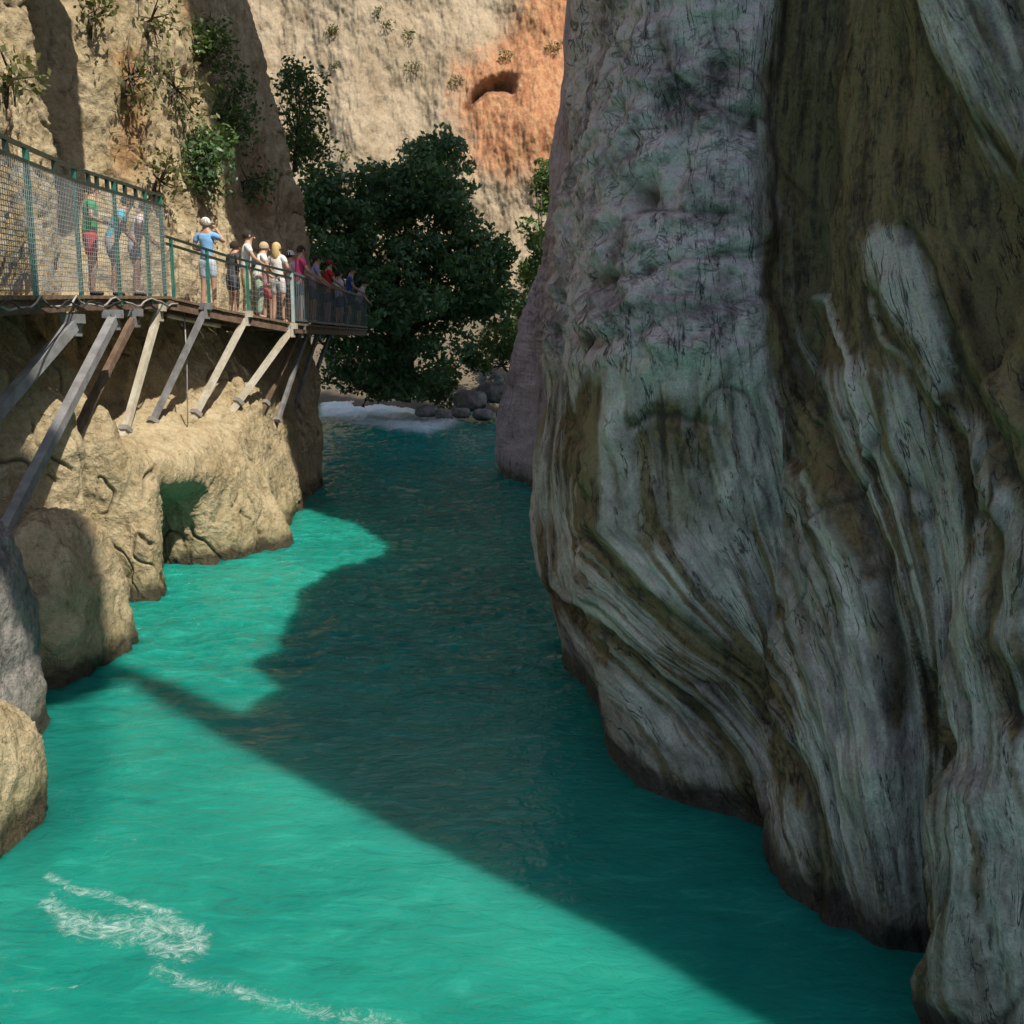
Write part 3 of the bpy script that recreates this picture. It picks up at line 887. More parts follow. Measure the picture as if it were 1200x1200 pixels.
ch = rock('cleft_shade_rock', (-6.95, 17.75, 11.7), (0.75, 2.1, 0.8), 'added unseen rock high on the wall that shades the cleft', 'rock', 4.0, M_LEFT, n=40, amp=.2, base=11.7)
ch.rotation_euler = (0, 0, math.radians(46))  # unseen rock put in above the view to keep the cleft dark

# ------------------------------------------------------------------ walkway along the left wall
A = np.array([P(-190, 351, 8.6), P(0, 347, 11), P(95, 350, 14.2), P(196, 347, 18), P(270, 362, 19.8), P(345, 381, 21.5), P(388, 383, 27), P(430, 384, 34), P(415, 392, 39)])
A[:, 2] = np.interp(np.arange(9), [0, 1, 3, 5, 8], [4.45, 4.48, 4.78, 4.38, 4.40])
seg = np.linalg.norm(np.diff(A, axis=0), axis=1)
acc = np.concatenate([[0], np.cumsum(seg)])

def path(s):
    s = min(max(s, 0), acc[-1] - 1e-6)
    i = int(np.searchsorted(acc, s, side='right') - 1)
    i = min(i, len(seg) - 1)
    return A[i] + (A[i + 1] - A[i]) * ((s - acc[i]) / seg[i])

def inward(s):
    d = path(s + 0.25) - path(s - 0.25)
    n = np.array((-d[1], d[0], 0))
    return n / np.linalg.norm(n)

def along(s):
    d = path(s + 0.1) - path(s - 0.1)
    return d / np.linalg.norm(d)

def s_at(px_, off=0.0, z=0.0):
    """path length at which a point set back by off from the edge stands above px in the photograph"""
    best, bs = 1e9, 0
    for s in np.linspace(acc[0], acc[7], 900):
        q = project((path(s) + inward(s) * off + np.array((0, 0, z)))[None])
        if abs(q[0][0] - px_) < best:
            best, bs = abs(q[0][0] - px_), s
    return bs

WIDTH = 1.45
wk = root('walkway', A[3], 'narrow plank walkway on steel struts bolted along the left rock wall', 'walkway')
off3 = np.array((0, 0, 0))
m_deck, m_beam, m_bear, m_joist = MB(), MB(), MB(), MB()
s = 0.0
step = 0.16
while s < acc[-1] - step:
    a, b = path(s), path(s + step - 0.012)
    na, nb = inward(s), inward(s + step)
    jz = random.uniform(-.004, .004)
    top = [a - na * 0.05, b - nb * 0.05, b + nb * WIDTH, a + na * WIDTH]
    vs = [p + np.array((0, 0, jz)) for p in top] + [p + np.array((0, 0, -0.045 + jz)) for p in top]
    m_deck.add(vs, [(3, 2, 1, 0), (4, 5, 6, 7), (0, 1, 5, 4), (1, 2, 6, 5), (2, 3, 7, 6), (3, 0, 4, 7)])
    s += step
m_deck.build('deck', M_PLANK, wk)
ss = np.arange(0, acc[-1], 0.5)
for a, b in zip(ss[:-1], ss[1:]):
    for mb_, off, hh in ((m_beam, 0.02, 0.16), (m_bear, WIDTH * 0.62, 0.14)):
        pa = path(a) + inward(a) * off + np.array((0, 0, -0.05 - hh / 2))
        pb = path(b) + inward(b) * off + np.array((0, 0, -0.05 - hh / 2))
        mb_.beam(pa, pb, 0.06, hh)
m_beam.build('edge_beam', M_RUST, wk)
m_bear.build('bearer', M_RUST, wk)
for q in np.arange(0.3, acc[-1] - .3, 0.85):
    m_joist.beam(path(q) + inward(q) * 0.06 + np.array((0, 0, -.11)), path(q) + inward(q) * (WIDTH + .3) + np.array((0, 0, -.11)), 0.07, 0.11)
m_joist.build('joist', M_RUST, wk)

struts = [((88, 378, 13.6), (-25, 508, 12.2), 0.085, M_STEEL), ((134, 372, 14.9), (-12, 655, 11.6), 0.075, M_STEEL),
          ((158, 370, 16.2), (70, 545, 14.6), 0.06, M_RUST), ((186, 364, 17.6), (150, 492, 16.9), 0.062, M_CREAM), ((241, 362, 18.9), (178, 496, 18.1), 0.055, M_STEEL),
          ((289, 371, 20.2), (223, 497, 19.3), 0.062, M_CREAM), ((342, 385, 21.4), (286, 462, 20.7), 0.065, M_CREAM),
          ((352, 386, 22.6), (322, 450, 22.0), 0.05, M_RUST), ((361, 386, 24.0), (338, 455, 23.3), 0.05, M_STEEL),
          ((373, 388, 26.0), (352, 455, 25.4), 0.05, M_STEEL), ((388, 388, 28.3), (366, 448, 27.8), 0.05, M_STEEL)]
for a, b, r, mt in struts:
    a, b, r = P(*a), P(*b), r * .82
    d = (b - a) / np.linalg.norm(b - a)
    st = MB().beam(a - d * .03, b + d * 0.9, r * 2, r * 2).build('strut', mt, wk)
    tt = np.linspace(-.35, .9, 40)
    gl = GLEFT[::3, ::3].reshape(-1, 3)
    dm = [np.min(np.sum((gl - (b + d * t_)) ** 2, axis=1)) for t_ in tt]
    hit = next((t_ for t_, q_ in zip(tt, dm) if q_ < .012), tt[int(np.argmin(dm))])
    fp = b + d * hit
    ax_ = np.cross(d, (0, 0, 1.0)); ax_ /= np.linalg.norm(ax_)
    MB().box(fp, r * 3.3, .08, r * 3.3, ax_, d, np.cross(ax_, d)).build('footing', M_CONC, st)
    pl = MB()
    pl.box(a + np.array((-.02, 0, 0.05)), 0.26, 0.16, 0.12)
    pl.box(a + np.array((0.02, 0, -0.05)), 0.05, 0.20, 0.26)
    pl.build('bracket', M_CREAM if mt is M_CREAM else M_STEEL, st)

# near fence: tall green posts, wire mesh, twin dark top rails
UPV = np.array((0, 0, 1.0))
s0, s1 = 0.0, s_at(195)
fence = root('mesh_fence', path(s1), 'tall green fence of wire mesh with double dark top rail on the near walkway', 'fence')
FH = 1.70
for hh, w in ((FH, .055), (FH - .17, .055)):
    m = MB()
    q = np.arange(s0, s1 + .01, (s1 - s0) / 24)
    for a, b in zip(q[:-1], q[1:]):
        m.beam(path(a) + UPV * hh, path(b) + UPV * hh, w, .045)
    m.build('rail', M_DARKG, fence)
for x in (-60, 20, 43, 74, 97, 112, 122, 134, 143, 154, 166, 176, 188):
    q = path(s_at(x))
    MB().box(q + UPV * (FH - .085), .05, .05, .13).build('spacer', M_DARKG, fence)
for x in (-90, -25, 42, 96, 141, 176, 194):
    q = path(s_at(x))
    m = MB().box(q + UPV * (FH / 2 - .08), .052, .052, FH + .12)
    m.build('post', M_GREEN, fence)
m = MB()
e = np.array((0.0, 0, 0))
for hh in np.arange(.06, FH - .2, .06):
    q = np.linspace(s0, s1, 26)
    m.tube([path(t) + UPV * hh - inward(t) * .03 for t in q], .0058, 4)
for t in np.arange(s0, s1, .075):
    m.tube([path(t) + UPV * .04 - inward(t) * .036, path(t) + UPV * (FH - .2) - inward(t) * .036], .0042, 4)
m.build('wire_mesh', M_GALV, fence)

# sunlit middle railing
s2 = s_at(345)
RH = 1.03
rl = root('railing', path(s1 + .1), 'low sunlit railing of dark twin rails where the tourists stand', 'railing')
q = np.linspace(s1 + .06, s2, 14)
for hh in (RH, RH - .12):
    m = MB()
    for a, b in zip(q[:-1], q[1:]):
        m.beam(path(a) + UPV * hh, path(b) + UPV * hh, .045, .04)
    m.build('rail', M_DARKG, rl)
m = MB()
for hh in np.arange(.08, RH - .15, .10):
    m.tube([path(t) + UPV * hh for t in q], .0035, 4)
for t in np.arange(s1 + .1, s2, .10):
    m.tube([path(t) + UPV * .03 - inward(t) * .006, path(t) + UPV * (RH - .14) - inward(t) * .006], .003, 4)
m.build('wire_mesh', M_GALV, rl)
for x in (204, 245, 291):
    MB().box(path(s_at(x)) + UPV * (RH / 2 - .06), .05, .05, RH + .08).build('post', M_GREEN, rl)
MB().box(path(s2 - .04) + UPV * (RH / 2 - .06), .06, .06, RH + .10).build('post', M_PALEPOST, rl)

# shaded far railing of upright bars
s3 = acc[7]
rf = root('railing', path(s2 + .2), 'shaded blue grey railing of close upright bars at the far end', 'railing')
q = np.linspace(s2 + .05, s3, 12)
for hh in (RH, .07):
    m = MB()
    for a, b in zip(q[:-1], q[1:]):
        m.beam(path(a) + UPV * hh, path(b) + UPV * hh, .05, .05)
    m.build('rail', M_RAILG, rf)
bars = np.arange(s2 + .15, s3, .24)[:100]
for t in bars:
    MB().box(path(t) + UPV * RH / 2, .018, .018, RH - .05).build('bar', M_RAILG, rf)

# loose cables along the edge of the deck, a pipe and a hanging rope
def cable(x0, x1, zo, sag, r, mat, label, n=40, out=.07):
    a, b = s_at(x0), s_at(x1)
    pts = []
    for i in range(n + 1):
        t = a + (b - a) * i / n
        w = abs(math.sin(i / n * math.pi * 5 + zo * 40)) * sag + 0.02 * math.sin(i * 1.7)
        pts.append(path(t) - inward(t) * (out + .02 * math.sin(i * .9)) + UPV * (zo - w))
    o = MB().tube(pts, r, 6).build('cable', mat, None, True)
    return tag(o, label, 'cable')
cable(-60, 205, -.02, .13, .014, M_CABLE, 'pale cable looped in sags along the near deck edge')
cable(-60, 140, -.06, .09, .012, M_BLACKC, 'black cable hanging below the pale one along the deck edge', out=.11)
a, b = s_at(188, .5, -.3), s_at(250, .5, -.3)
o = MB().tube([path(t) + inward(t) * .35 - UPV * .27 for t in np.linspace(a, b, 8)], .045, 10).build('pipe', M_CREAM, None, True)
tag(o, 'short white pipe slung under the walkway by the cream struts', 'pipe')
a = P(219, 425, 18.9)
o = MB().tube([a + UPV * .9, a, P(220, 500, 18.7)], .012, 6).build('rope', M_CABLE, None, True)
tag(o, 'thin rope hanging from the walkway down to the rock ledge', 'rope')

# ------------------------------------------------------------------ people
def skin_mesh(name, joints, edges, rootj, mat, levels=1):
    names = list(joints)
    ix = {k_: i for i, k_ in enumerate(names)}
    me = bpy.data.meshes.new('tmp')
    me.from_pydata([tuple(joints[k_][0]) for k_ in names], [(ix[a], ix[b]) for a, b in edges], [])
    o = bpy.data.objects.new('tmp', me)
    C.objects.link(o)
    o.modifiers.new('skin', 'SKIN').use_smooth_shade = True
    for i, k_ in enumerate(names):
        r = joints[k_][1]
        d = me.skin_vertices[0].data[i]
        d.radius = r if isinstance(r, tuple) else (r, r)
        d.use_root = (k_ == rootj)
    sb = o.modifiers.new('sub', 'SUBSURF')
    sb.levels = levels
    dg = bpy.context.evaluated_depsgraph_get()
    out = bpy.data.meshes.new_from_object(o.evaluated_get(dg))
    out.name = name
    bpy.data.objects.remove(o)
    bpy.data.meshes.remove(me)
    out.polygons.foreach_set('use_smooth', np.ones(len(out.polygons), dtype=bool))
    out.materials.clear()
    out.materials.append(mat)
    return out

_cl = {}
def cloth(c):
    if c not in _cl:
        k = NT('cloth')
        v = k.obj()
        f = k.noise(v, 9, 5)
        k.l(k.mix(f, c, tuple(x * 0.8 for x in c)), k.b.inputs['Base Color'])
        k.b.inputs['Roughness'].default_value = 0.9
        k.l(k.bump(k.noise(v, 14, 4), 0.4, 0.02), k.b.inputs['Normal'])
        _cl[c] = k.m
    return _cl[c]
M_SKIN = simple('skin', (0.50, 0.29, 0.20), (0.44, 0.25, 0.17), 0.55, 0, 5, 0.05)
M_EYE = simple('eye', (0.03, 0.02, 0.02), None, 0.2, 0, 5, 0)
ARMS = {'down': ((.245, .0, 1.15), (.255, .07, .93)), 'rail': ((.25, .13, 1.19), (.17, .35, 1.10)), 'camera': ((.28, .17, 1.30), (.11, .26, 1.52)),
        'bent': ((.26, -.02, 1.17), (.14, .20, 1.14))}

def person(px_, off, face_, h, label, arms=('down', 'down'), lean=0, shirt=None, legs=None, legs_len='shorts', hair=(.03, .02, .015), long_hair=False, cap=None,
           shoe=(.05, .05, .05), woman=False, hold=None, squat=0.0, pack=None):
    s = s_at(px_, off, 1.2)
    loc = path(s) + inward(s) * off
    k_ = h / 1.75
    r = root('person', tuple(loc), label, 'person', 'tourists on the walkway', math.radians(face_))
    L = math.radians(lean)
    Rl = np.array(((1, 0, 0), (0, math.cos(L), math.sin(L)), (0, -math.sin(L), math.cos(L))))
    piv = np.array((0, 0, .95))
    def U(p, ):                       # upper body leans about the hips
        return ((Rl @ (np.array(p, float) - piv)) + piv + np.array((0, -.10 * math.sin(L), -squat))) * k_
    def D(p):
        return np.array(p, float) * k_
    sw = .155 if woman else .175
    J, E = {}, []
    J['pelvis'] = (D((0, -.10 * math.sin(L) * .6, .94 - squat)), (.145, .11))
    J['waist'] = (U((0, 0, 1.10)), (.120, .095))
    J['chest'] = (U((0, 0, 1.30)), (.15, .105))
    J['neck'] = (U((0, -.01, 1.455)), (.062, .058))
    J['jaw'] = (U((0, .01, 1.54)), (.058, .066))
    J['face'] = (U((0, .02, 1.62)), (.078, .098))
    J['top'] = (U((0, .01, 1.70)), (.062, .078))
    E += [('pelvis', 'waist'), ('waist', 'chest'), ('chest', 'neck'), ('neck', 'jaw'), ('jaw', 'face'), ('face', 'top')]
    hands = []
    for sd_, sx in (('L', -1), ('R', 1)):
        el, wr = ARMS[arms[0 if sx < 0 else 1]]
        f = np.array((sx, 1, 1))
        J['sh' + sd_] = (U((sx * sw, -.01, 1.405)), .054)
        J['el' + sd_] = (U(np.array(el) * f), .040)
        J['wr' + sd_] = (U(np.array(wr) * f), .028)
        d = J['wr' + sd_][0] - J['el' + sd_][0]
        d /= np.linalg.norm(d)
        J['pa' + sd_] = (J['wr' + sd_][0] + d * .075 * k_, (.038, .020))
        hands.append((J['pa' + sd_][0], d, sx))
        E += [('neck', 'sh' + sd_), ('sh' + sd_, 'el' + sd_), ('el' + sd_, 'wr' + sd_), ('wr' + sd_, 'pa' + sd_)]
        kn = (sx * .105, .02 + squat * .9, .50 - squat * .35)
        J['hi' + sd_] = (D((sx * .085, -.06 * math.sin(L), .87 - squat)), .088)
        J['kn' + sd_] = (D(kn), .058)
        J['an' + sd_] = (D((sx * .115, -.03, .085)), .038)
        J['to' + sd_] = (D((sx * .13, .13, .035)), .034)
        E += [('pelvis', 'hi' + sd_), ('hi' + sd_, 'kn' + sd_), ('kn' + sd_, 'an' + sd_), ('an' + sd_, 'to' + sd_)]
    me = skin_mesh('body', J, E, 'pelvis', M_SKIN)
    # nose, ears and the five fingers of each hand go into the same mesh
    x = MB()
    x.ball(U((0, .122, 1.61)), .014, .022, .022, nu=8, nv=6)
    for sx in (-1, 1):
        x.ball(U((sx * .083, .015, 1.62)), .012, .022, .032, nu=8, nv=6)
    for pa, d, sx in hands:
        side = np.cross(d, (0, 0, 1.0))
        side = side / max(np.linalg.norm(side), 1e-6) if np.linalg.norm(side) > .2 else np.array((1.0, 0, 0))
        nrm = np.cross(side, d)
        for i, ln in enumerate((.068, .078, .072, .056)):
            b = pa + side * (.027 - .018 * i) * k_ + d * .025
            x.tube([b, b + d * ln * .55 - nrm * .006, b + d * ln - nrm * .026], [.0095, .0085, .0065], 6)
        b = pa - d * .03 + side * .034 * sx
        x.tube([b, b + d * .035 + side * .022 * sx, b + d * .065 + side * .016 * sx], [.011, .0095, .007], 6)
    bm = bmesh.new()
    bm.from_mesh(me)
    vs = [bm.verts.new(tuple(v)) for v in x.v]
    for f in x.f:
        q = bm.faces.new([vs[i] for i in f])
        q.smooth = True
    bm.to_mesh(me)
    bm.free()
    def child(name, mesh):
        o = bpy.data.objects.new(name, mesh)
        C.objects.link(o)
        o.parent = r
        return o
    child('body', me)
    for sx in (-1, 1):
        MB().ball(U((sx * .033, .108, 1.635)), .011, .008, .008, nu=8, nv=6).build('eye', M_EYE, r, True, True)
    # clothes
    if shirt:
        T = {'hem': (J['pelvis'][0] + (0, 0, -.02), (.165, .130)), 'waist': (J['waist'][0], (.142, .118)), 'chest': (J['chest'][0], (.172, .128)), 'neck': (J['neck'][0] - np.array((0, 0, .03)), (.078, .072))}
        e = [('hem', 'waist'), ('waist', 'chest'), ('chest', 'neck')]
        for q in 'LR':
            T['sh' + q] = (J['sh' + q][0], .070)
            T['sl' + q] = (J['sh' + q][0] * .42 + J['el' + q][0] * .58, .060)
            e += [('neck', 'sh' + q), ('sh' + q, 'sl' + q)]
        child('shirt', skin_mesh('shirt', T, e, 'waist', cloth(shirt)))
    if legs:
        T = {'w': (J['pelvis'][0] * .45 + J['waist'][0] * .55, (.142, .112)), 'pelvis': (J['pelvis'][0], (.160, .126))}
        e = [('w', 'pelvis')]
        for q in 'LR':
            T['hi' + q] = (J['hi' + q][0], .104)
            if legs_len == 'shorts':
                T['th' + q] = (J['hi' + q][0] * .25 + J['kn' + q][0] * .75, .085)
                e += [('pelvis', 'hi' + q), ('hi' + q, 'th' + q)]
            else:
                T['kn' + q] = (J['kn' + q][0], .076)
                T['an' + q] = (J['an' + q][0] + (0, 0, .02), .066)
                e += [('pelvis', 'hi' + q), ('hi' + q, 'kn' + q), ('kn' + q, 'an' + q)]
        child('shorts' if legs_len == 'shorts' else 'trousers', skin_mesh('legwear', T, e, 'pelvis', cloth(legs)))
    for q in 'LR':
        T = {'a': (J['an' + q][0] - (0, .02, .045), (.044, .04)), 'b': (J['to' + q][0] + (0, .01, 0), (.046, .034))}
        child('shoe', skin_mesh('shoe', T, [('a', 'b')], 'a', cloth(shoe)))
    hc = U((0, .0, 1.635))
    Rh = Rl @ np.array(((1, 0, 0), (0, math.cos(-.35), math.sin(-.35)), (0, -math.sin(-.35), math.cos(-.35))))
    if cap:
        m = MB().ball(hc, .098, .118, .112, Rl, cut=.52)
        m.ball(U((0, .15, 1.655)), .075, .075, .010, Rl)
        m.build('cap', cloth(cap), r, True, True)
    m = MB().ball(U((0, -.012, 1.632)), .094, .106, .108, Rh, cut=.60)
    if long_hair:
        m.ball(U((0, -.075, 1.53)), .088, .055, .19, Rl)
    m.build('hair', cloth(hair), r, True, True)
    if pack:
        o = MB().ball(U((0, -.17, 1.24)), .13, .085, .19, Rl).build('backpack', cloth(pack), None, True, True)
        o.data.transform(Matrix.Rotation(math.radians(face_), 4, 'Z'))
        o.location = tuple(loc)
        tag(o, 'small dark backpack on the back of the person beside the blond woman', 'backpack')
    if hold:
        o = MB().box(np.zeros(3), .15, .03, .09).build('camera', cloth((.02, .02, .02)), None, False, True)
        lp = MB().tube([(0, .012, 0), (0, .06, 0)], .03, 12).build('lens', cloth((.03, .03, .03)), o, False, True)
        c = Matrix.Rotation(math.radians(face_), 3, 'Z') @ Vector(tuple((hands[0][0] + hands[1][0]) / 2 + np.array((0, .045, .03))))
        o.location = Vector(tuple(loc)) + c
        o.rotation_euler = (0, 0, math.radians(face_))
        tag(o, 'small black camera held up by the man in the white cap', 'camera')
    return r

WHITE = (.78, .76, .72)
person(104, .55, -60, 1.74, 'person in green shirt and red shorts behind the mesh fence', ('down', 'bent'), 6, (.04, .36, .14), (.55, .04, .06))
person(131, .50, -75, 1.70, 'person in cyan shirt bending forward behind the mesh fence', ('rail', 'rail'), 28, (.12, .50, .66), (.30, .32, .36))
person(157, .45, -80, 1.66, 'person in pale pink shirt leaning on the far end of the mesh fence', ('rail', 'rail'), 22, (.70, .60, .62), (.32, .34, .40), hair=(.10, .07, .05))
person(243, .55, -8, 1.80, 'man in white cap, pale blue shirt and shorts taking a picture', ('bent', 'camera'), 0, (.22, .45, .74), (.50, .58, .68), cap=(.80, .76, .72), hair=(.35, .30, .26), shoe=(.55, .42, .32))
person(272, .85, -40, 1.56, 'person in dark grey clothes standing behind the middle railing', ('bent', 'bent'), 10, (.06, .06, .075), (.07, .08, .10))
person(287, .50, -70, 1.76, 'dark haired person in white shirt and khaki trousers at the sunlit railing', ('rail', 'rail'), 8, WHITE, (.46, .39, .24), 'trousers')
person(301, .42, -60, 1.60, 'fair haired person in white top and pale green trousers leaning on the sunlit railing', ('rail', 'rail'), 18, WHITE, (.36, .44, .34), 'trousers', hair=(.52, .40, .26), pack=(.04, .045, .05))
person(313, .80, -30, 1.52, 'short dark haired person in pink top between the fair haired person and the blond woman', ('down', 'down'), 0, (.62, .38, .40), (.50, .10, .14))
person(325, .40, -12, 1.70, 'woman with long blond hair in white top and light shorts', ('down', 'bent'), 0, WHITE, (.62, .62, .64), hair=(.62, .46, .20), long_hair=True, woman=True, shoe=(.4, .3, .2))
person(341, .55, -40, 1.74, 'person in white sun hat and lilac top behind the corner post', ('down', 'down'), 0, (.55, .48, .58), (.20, .20, .26), cap=WHITE)
person(350, .14, -60, 1.74, 'dark haired person in magenta shirt at the start of the shaded railing', ('rail', 'rail'), 8, (.50, .06, .18), (.06, .06, .09))
person(366, .16, -70, 1.72, 'person in lilac blue shirt and dark hair leaning on the shaded railing', ('rail', 'rail'), 14, (.32, .30, .58), (.07, .07, .10))
person(383, .14, -60, 1.76, 'person in red shirt and red cap at the middle of the shaded railing', ('rail', 'rail'), 8, (.52, .025, .03), (.05, .05, .08), cap=(.30, .02, .03))
person(397, .30, -50, 1.66, 'child in white shirt beside the person in navy blue', ('down', 'down'), 0, (.66, .64, .74), (.10, .10, .2))
person(408, .14, -80, 1.84, 'person in navy blue shirt near the far end of the shaded railing', ('rail', 'rail'), 10, (.03, .08, .30), (.05, .06, .12))
person(420, .14, -85, 1.62, 'person in pale grey shirt bending over the last bars of the railing', ('rail', 'rail'), 24, (.50, .50, .58), (.10, .10, .14))

# ------------------------------------------------------------------ vegetation
def leaf_mat(name, c1, c2):
    k = NT(name)
    at = k.attr('tone')
    k.l(k.mix(at, c1, c2), k.b.inputs['Base Color'])
    k.b.inputs['Roughness'].default_value = 0.45
    k.b.inputs['Specular IOR Level'].default_value = 0.35
    tr = k.n('BsdfTranslucent')
    k.l(k.mix(0.5, k.mix(at, c1, c2), (0.16, 0.22, 0.03)), tr.inputs[0])
    mx = k.n('MixShader')
    mx.inputs[0].default_value = 0.25
    k.l(k.b.outputs[0], mx.inputs[1])
    k.l(tr.outputs[0], mx.inputs[2])
    k.l(mx.outputs[0], k.t.nodes['Material Output'].inputs[0])
    return k.m
M_LEAF = leaf_mat('dark_leaves', (0.026, 0.066, 0.036), (0.125, 0.225, 0.075))
M_LEAF2 = leaf_mat('bright_leaves', (0.035, 0.075, 0.018), (0.110, 0.180, 0.045))
M_LEAF3 = leaf_mat('dry_olive_leaves', (0.060, 0.070, 0.022), (0.180, 0.170, 0.060))
M_BARK = simple('bark', (0.10, 0.075, 0.055), (0.05, 0.04, 0.03), 0.9, 0, 8, 0.5)

def leaves(centres, radii, per, size, mat, name, parent, squash=.75, seed=0):
    g = np.random.default_rng(seed + 11)
    pts, tone = [], []
    for c, r in zip(centres, radii):
        n = max(6, int(per * r * r))
        d = g.normal(size=(n, 3))
        d /= np.linalg.norm(d, axis=1)[:, None]
        rad = r * g.uniform(.25, 1.0, n) ** .5
        q = np.array(c) + d * rad[:, None] * np.array((1, 1, squash))
        pts.append(q)
        t = g.uniform(0, .25)
        tone.append(np.clip(t + g.beta(1.6, 2.2, n), 0, 1))
    p = np.concatenate(pts)
    tone = np.concatenate(tone)
    n = len(p)
    x = g.normal(size=(n, 3))
    x[:, 2] -= .3
    x /= np.linalg.norm(x, axis=1)[:, None]
    y = np.cross(x, g.normal(size=(n, 3)))
    y /= np.linalg.norm(y, axis=1)[:, None]
    L = size * g.uniform(.6, 1.35, n)[:, None]
    nz = np.cross(x, y)
    v = np.stack([p - x * L * .5, p + y * L * .27 + nz * L * .06, p + x * L * .55, p - y * L * .27 + nz * L * .06], 1).reshape(-1, 3)
    off = np.zeros(3)
    q = parent
    while q is not None:
        off += np.array(q.location)
        q = q.parent
    return mesh_object(name, v - off, np.arange(4 * n).reshape(-1, 4), mat, parent, {'tone': np.repeat(tone, 4)}, shade=False)

def tree(name, base, blobs, per, size, mat, label, cat, n_cl, cl_r, seed, trunk_r=.25, group=None, sparse=0):
    """blobs: (centre, radii) ellipsoids that the crown fills; a limb runs to each larger cluster"""
    g = np.random.default_rng(seed)
    base = np.array(base, float)
    r = root(name, tuple(base), label, cat, group)
    cen, rad = [], []
    vol = np.array([np.prod(b[1]) ** .67 for b in blobs])
    for (c, rr), w in zip(blobs, vol / vol.sum()):
        for _ in range(max(3, int(n_cl * w))):
            d = g.normal(size=3)
            d /= np.linalg.norm(d)
            cen.append(np.array(c) + d * np.array(rr) * g.uniform(.35, 1.0))
            rad.append(cl_r * g.uniform(.5, 1.25))
    leaves(cen, rad, per, size, mat, 'crown', r, .7, seed)
    m = MB()
    top = np.mean([b[0] for b in blobs], axis=0)
    fork = base * .55 + top * .45
    m.tube([base - np.array((0, 0, .3)), base * .75 + fork * .25 + g.normal(size=3) * trunk_r * .4, fork], [trunk_r * 1.25, trunk_r, trunk_r * .75], 9)
    for i in g.permutation(len(cen))[:min(26, len(cen))]:
        mid = fork * .5 + cen[i] * .5 + g.normal(size=3) * cl_r * .35 + np.array((0, 0, -.15 * cl_r))
        m.tube([fork, mid, cen[i]], [trunk_r * .45, trunk_r * .25, trunk_r * .06], 6)
    m.build('trunk', M_BARK, r, True)
    return r

def B(px_, py_, dc_, rx, ry, dpt=None):
    s_ = dc_ / 1200
    return (P(px_, py_, dc_), (rx * s_, (dpt or rx) * s_, ry * s_))

tree('plane_tree', tuple(P(470, 462, 50)), [B(405, 260, 48, 62, 68), B(450, 235, 50, 60, 50), B(500, 225, 50, 60, 60), B(525, 300, 49, 58, 70), B(450, 345, 48, 95, 75), B(545, 350, 50, 48, 55), B(395, 350, 47, 55, 75), B(480, 420, 49, 75, 48), B(380, 235, 47, 34, 40), B(515, 180, 50, 36, 26), B(575, 300, 50, 24, 40), B(590, 350, 50, 18, 30)],
     135, .30, M_LEAF, 'large dark leafy tree filling the gorge beyond the walkway', 'tree', 620, .78, 3, .38)
tree('tree', tuple(P(640, 445, 54)), [B(650, 220, 54, 28, 50), B(642, 300, 53, 32, 64), B(638, 385, 53, 36, 50)], 150, .28, M_LEAF2,
     'slim bright green tree beside the right cliff edge', 'tree', 110, .7, 5, .2)
tree('bush', tuple(P(600, 440, 52)), [B(590, 405, 52, 40, 24), B(560, 425, 51, 30, 18)], 150, .22, M_LEAF2,
     'low green bush on the far bank right of the large tree', 'bush', 60, .55, 6, .08)
tree('bush', tuple(P(425, 470, 52)), [B(405, 432, 51, 30, 28), B(450, 448, 52, 50, 24), B(510, 452, 53, 36, 20)], 170, .22, M_LEAF,
     'dim green bush at the water edge below the far railing', 'bush', 130, .6, 7, .08)


_q = project(GLEFT)
def wall_at(x, y):
    d = np.hypot(_q[0] - x, _q[1] - y)
    m = d < 7
    if not m.any():
        m = d < d.min() + 1
    i = np.argmin(np.where(m, _q[2], 1e9))
    return GLEFT.reshape(-1, 3)[i], _q[2].ravel()[i]

def shrub(x, y, rx, ry, mat, label, seed, n_cl=16, per=190, size=.13, group=None):
    p, dc_ = wall_at(x, y)
    s_ = dc_ / 1200
    c = p + np.array((.35, -.1, .15))
    return tree('shrub', tuple(p), [(c, (rx * s_, .5, ry * s_))], per, size, mat, label, 'shrub', n_cl, .36, seed, .045, group)
SG = 'shrubs growing out of the left wall'
shrub(262, 140, 44, 50, M_LEAF, 'dark green shrub half in shade on the buttress above the capped man', 21, 60, group=SG)
shrub(228, 205, 30, 44, M_LEAF, 'dark shrub hanging on the wall just above the white cap', 22, 46, group=SG)
shrub(205, 110, 40, 60, M_LEAF3, 'wide olive shrub on the sunlit wall left of the buttress', 23, 22, 120, group=SG)
shrub(175, 30, 40, 34, M_LEAF3, 'thin dry shrub with bare twigs at the top of the sunlit wall', 24, 16, 70, group=SG)
shrub(290, 215, 26, 34, M_LEAF, 'small dim shrub in the shade of the buttress', 25, 14, group=SG)
shrub(8, 95, 14, 20, M_LEAF3, 'little olive tuft on the pale rock at the far left edge', 26, 7, 120, group=SG)
tree('shrub', tuple(P(345, 190, 33)), [B(352, 100, 33, 30, 34), B(354, 155, 33, 36, 40)], 150, .17, M_LEAF2,
     'airy bright green shrub against the far mountainside beside the buttress', 'shrub', 70, .5, 27, .07)

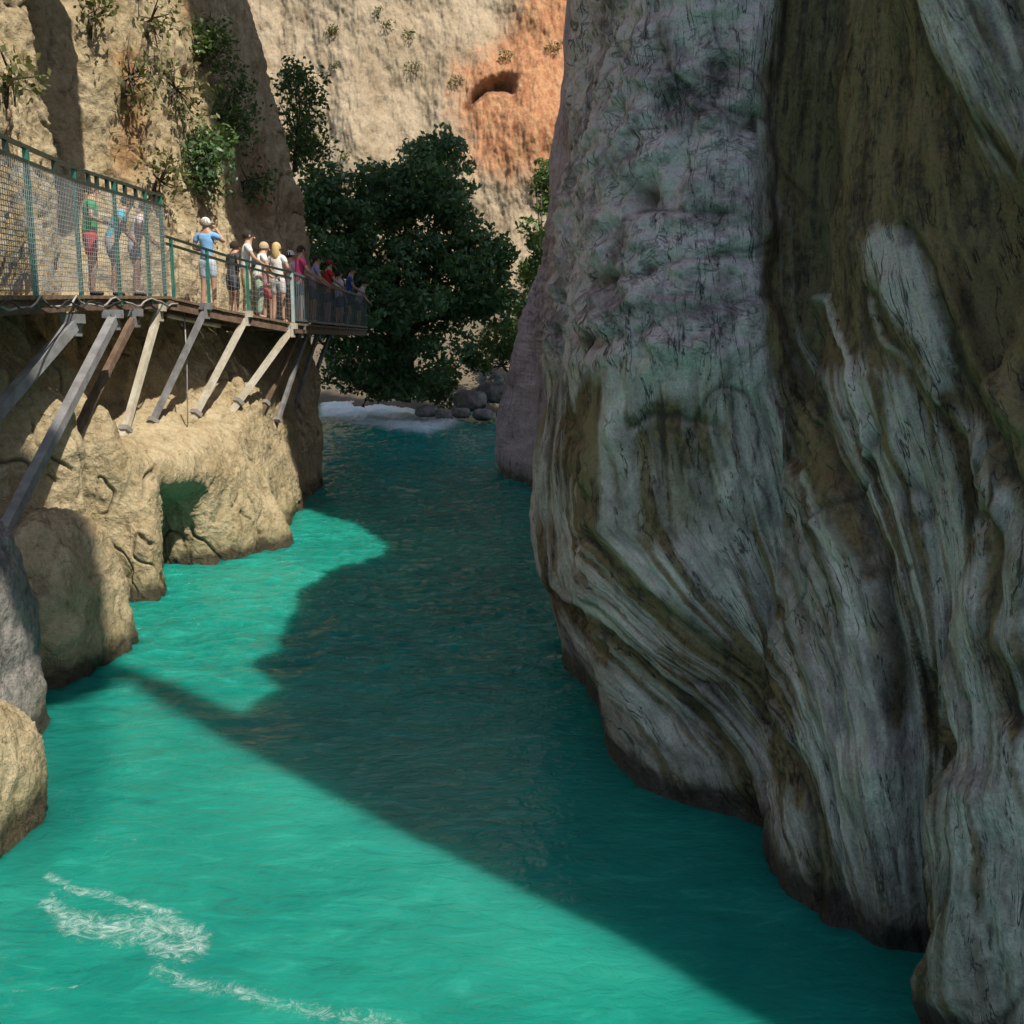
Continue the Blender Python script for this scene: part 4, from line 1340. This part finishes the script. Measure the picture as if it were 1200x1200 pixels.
shrub(240, 60, 30, 34, M_LEAF2, 'bushy green shrub in the sun high on the buttress edge', 31, 30, 170, group=SG)
shrub(150, 95, 22, 60, M_LEAF3, 'tall thin olive creeper on the orange stained wall', 32, 16, 90, group=SG)
shrub(185, 215, 22, 26, M_LEAF3, 'dry little shrub on the wall above the end of the mesh fence', 33, 14, 120, group=SG)
shrub(235, 175, 30, 26, M_LEAF2, 'fresh green shrub between the olive shrub and the dark hanging one', 34, 24, 170, group=SG)
shrub(110, 25, 16, 24, M_LEAF3, 'small tuft at the top edge right of the dark cleft', 35, 10, 120, group=SG)
tree('bush', tuple(P(610, 430, 58)), [B(612, 385, 58, 30, 34), B(580, 400, 57, 22, 20)], 130, .24, M_LEAF2,
     'sunny green bush behind the low bush by the right cliff', 'bush', 60, .6, 36, .08)
tree('tree', tuple(P(625, 425, 60)), [B(628, 330, 60, 22, 60), B(622, 390, 60, 28, 34)], 110, .26, M_LEAF2,
     'second slim green tree just left of the one at the cliff edge', 'tree', 80, .7, 37, .15)

# scrub dotted over the far mountainside
g = np.random.default_rng(15)
FG = far_cliff.data
_fc = np.empty(len(FG.vertices) * 3, dtype=np.float32)
FG.vertices.foreach_get('co', _fc)
_fc = _fc.reshape(-1, 3)
_fp = project(_fc)
for i in range(34):
    x, y = g.uniform(318, 668), g.uniform(-30, 240)
    if 535 < x and 70 < y < 215:
        continue
    j = int(np.argmin(np.hypot(_fp[0] - x, _fp[1] - y)))
    p = _fc[j]
    if p[2] < 7:
        continue
    r_ = g.uniform(.35, .8)
    sb = root('scrub_bush', tuple(map(float, p)), 'small dry scrub bush dotted on the far tan mountainside', 'bush', 'scrub on the far mountainside')
    leaves([p + (0, -.3, .2), p + (r_ * .6, -.3, .35), p + (-r_ * .5, -.2, .1)], [r_, r_ * .7, r_ * .6], 130, .22, M_LEAF3, 'crown', sb, .8, 50 + i)
    MB().tube([p + (0, .1, -.3), p + (0, -.25, .3)], [.06, .03], 5).build('trunk', M_BARK, sb)

# boulders and stones of the far bank
g = np.random.default_rng(5)
for i, (x, y, r_) in enumerate([(552, 462, 1.0), (580, 452, 1.3), (600, 468, 1.0), (565, 478, .7), (590, 482, .6), (540, 476, .6), (610, 448, .9), (575, 438, .8), (520, 478, .6), (500, 474, .7)]):
    p = W(x, min(y + 8, 486), .2 + .035 * (486 - y))
    r_ *= .62
    L_ = ['broad grey boulder in the middle of the far bank', 'largest pale boulder piled on the far bank', 'grey boulder at the water edge close to the right cliff', 'small stone at the waterline below the pale boulder',
          'small wet stone at the water edge near the right cliff', 'low dark stone left of the broad boulder', 'pale boulder high on the bank beside the right cliff', 'weathered boulder under the low green bush',
          'small stone at the end of the rapid', 'dark stone beside the white water of the rapid'][i]
    rock('boulder', (p[0], p[1], max(p[2], .1)), (r_ * g.uniform(.9, 1.3), r_, r_ * g.uniform(.6, .85)), L_, 'boulder', 10 + i * 1.7, M_GREY, n=26, amp=.25, group='boulders on the far bank')
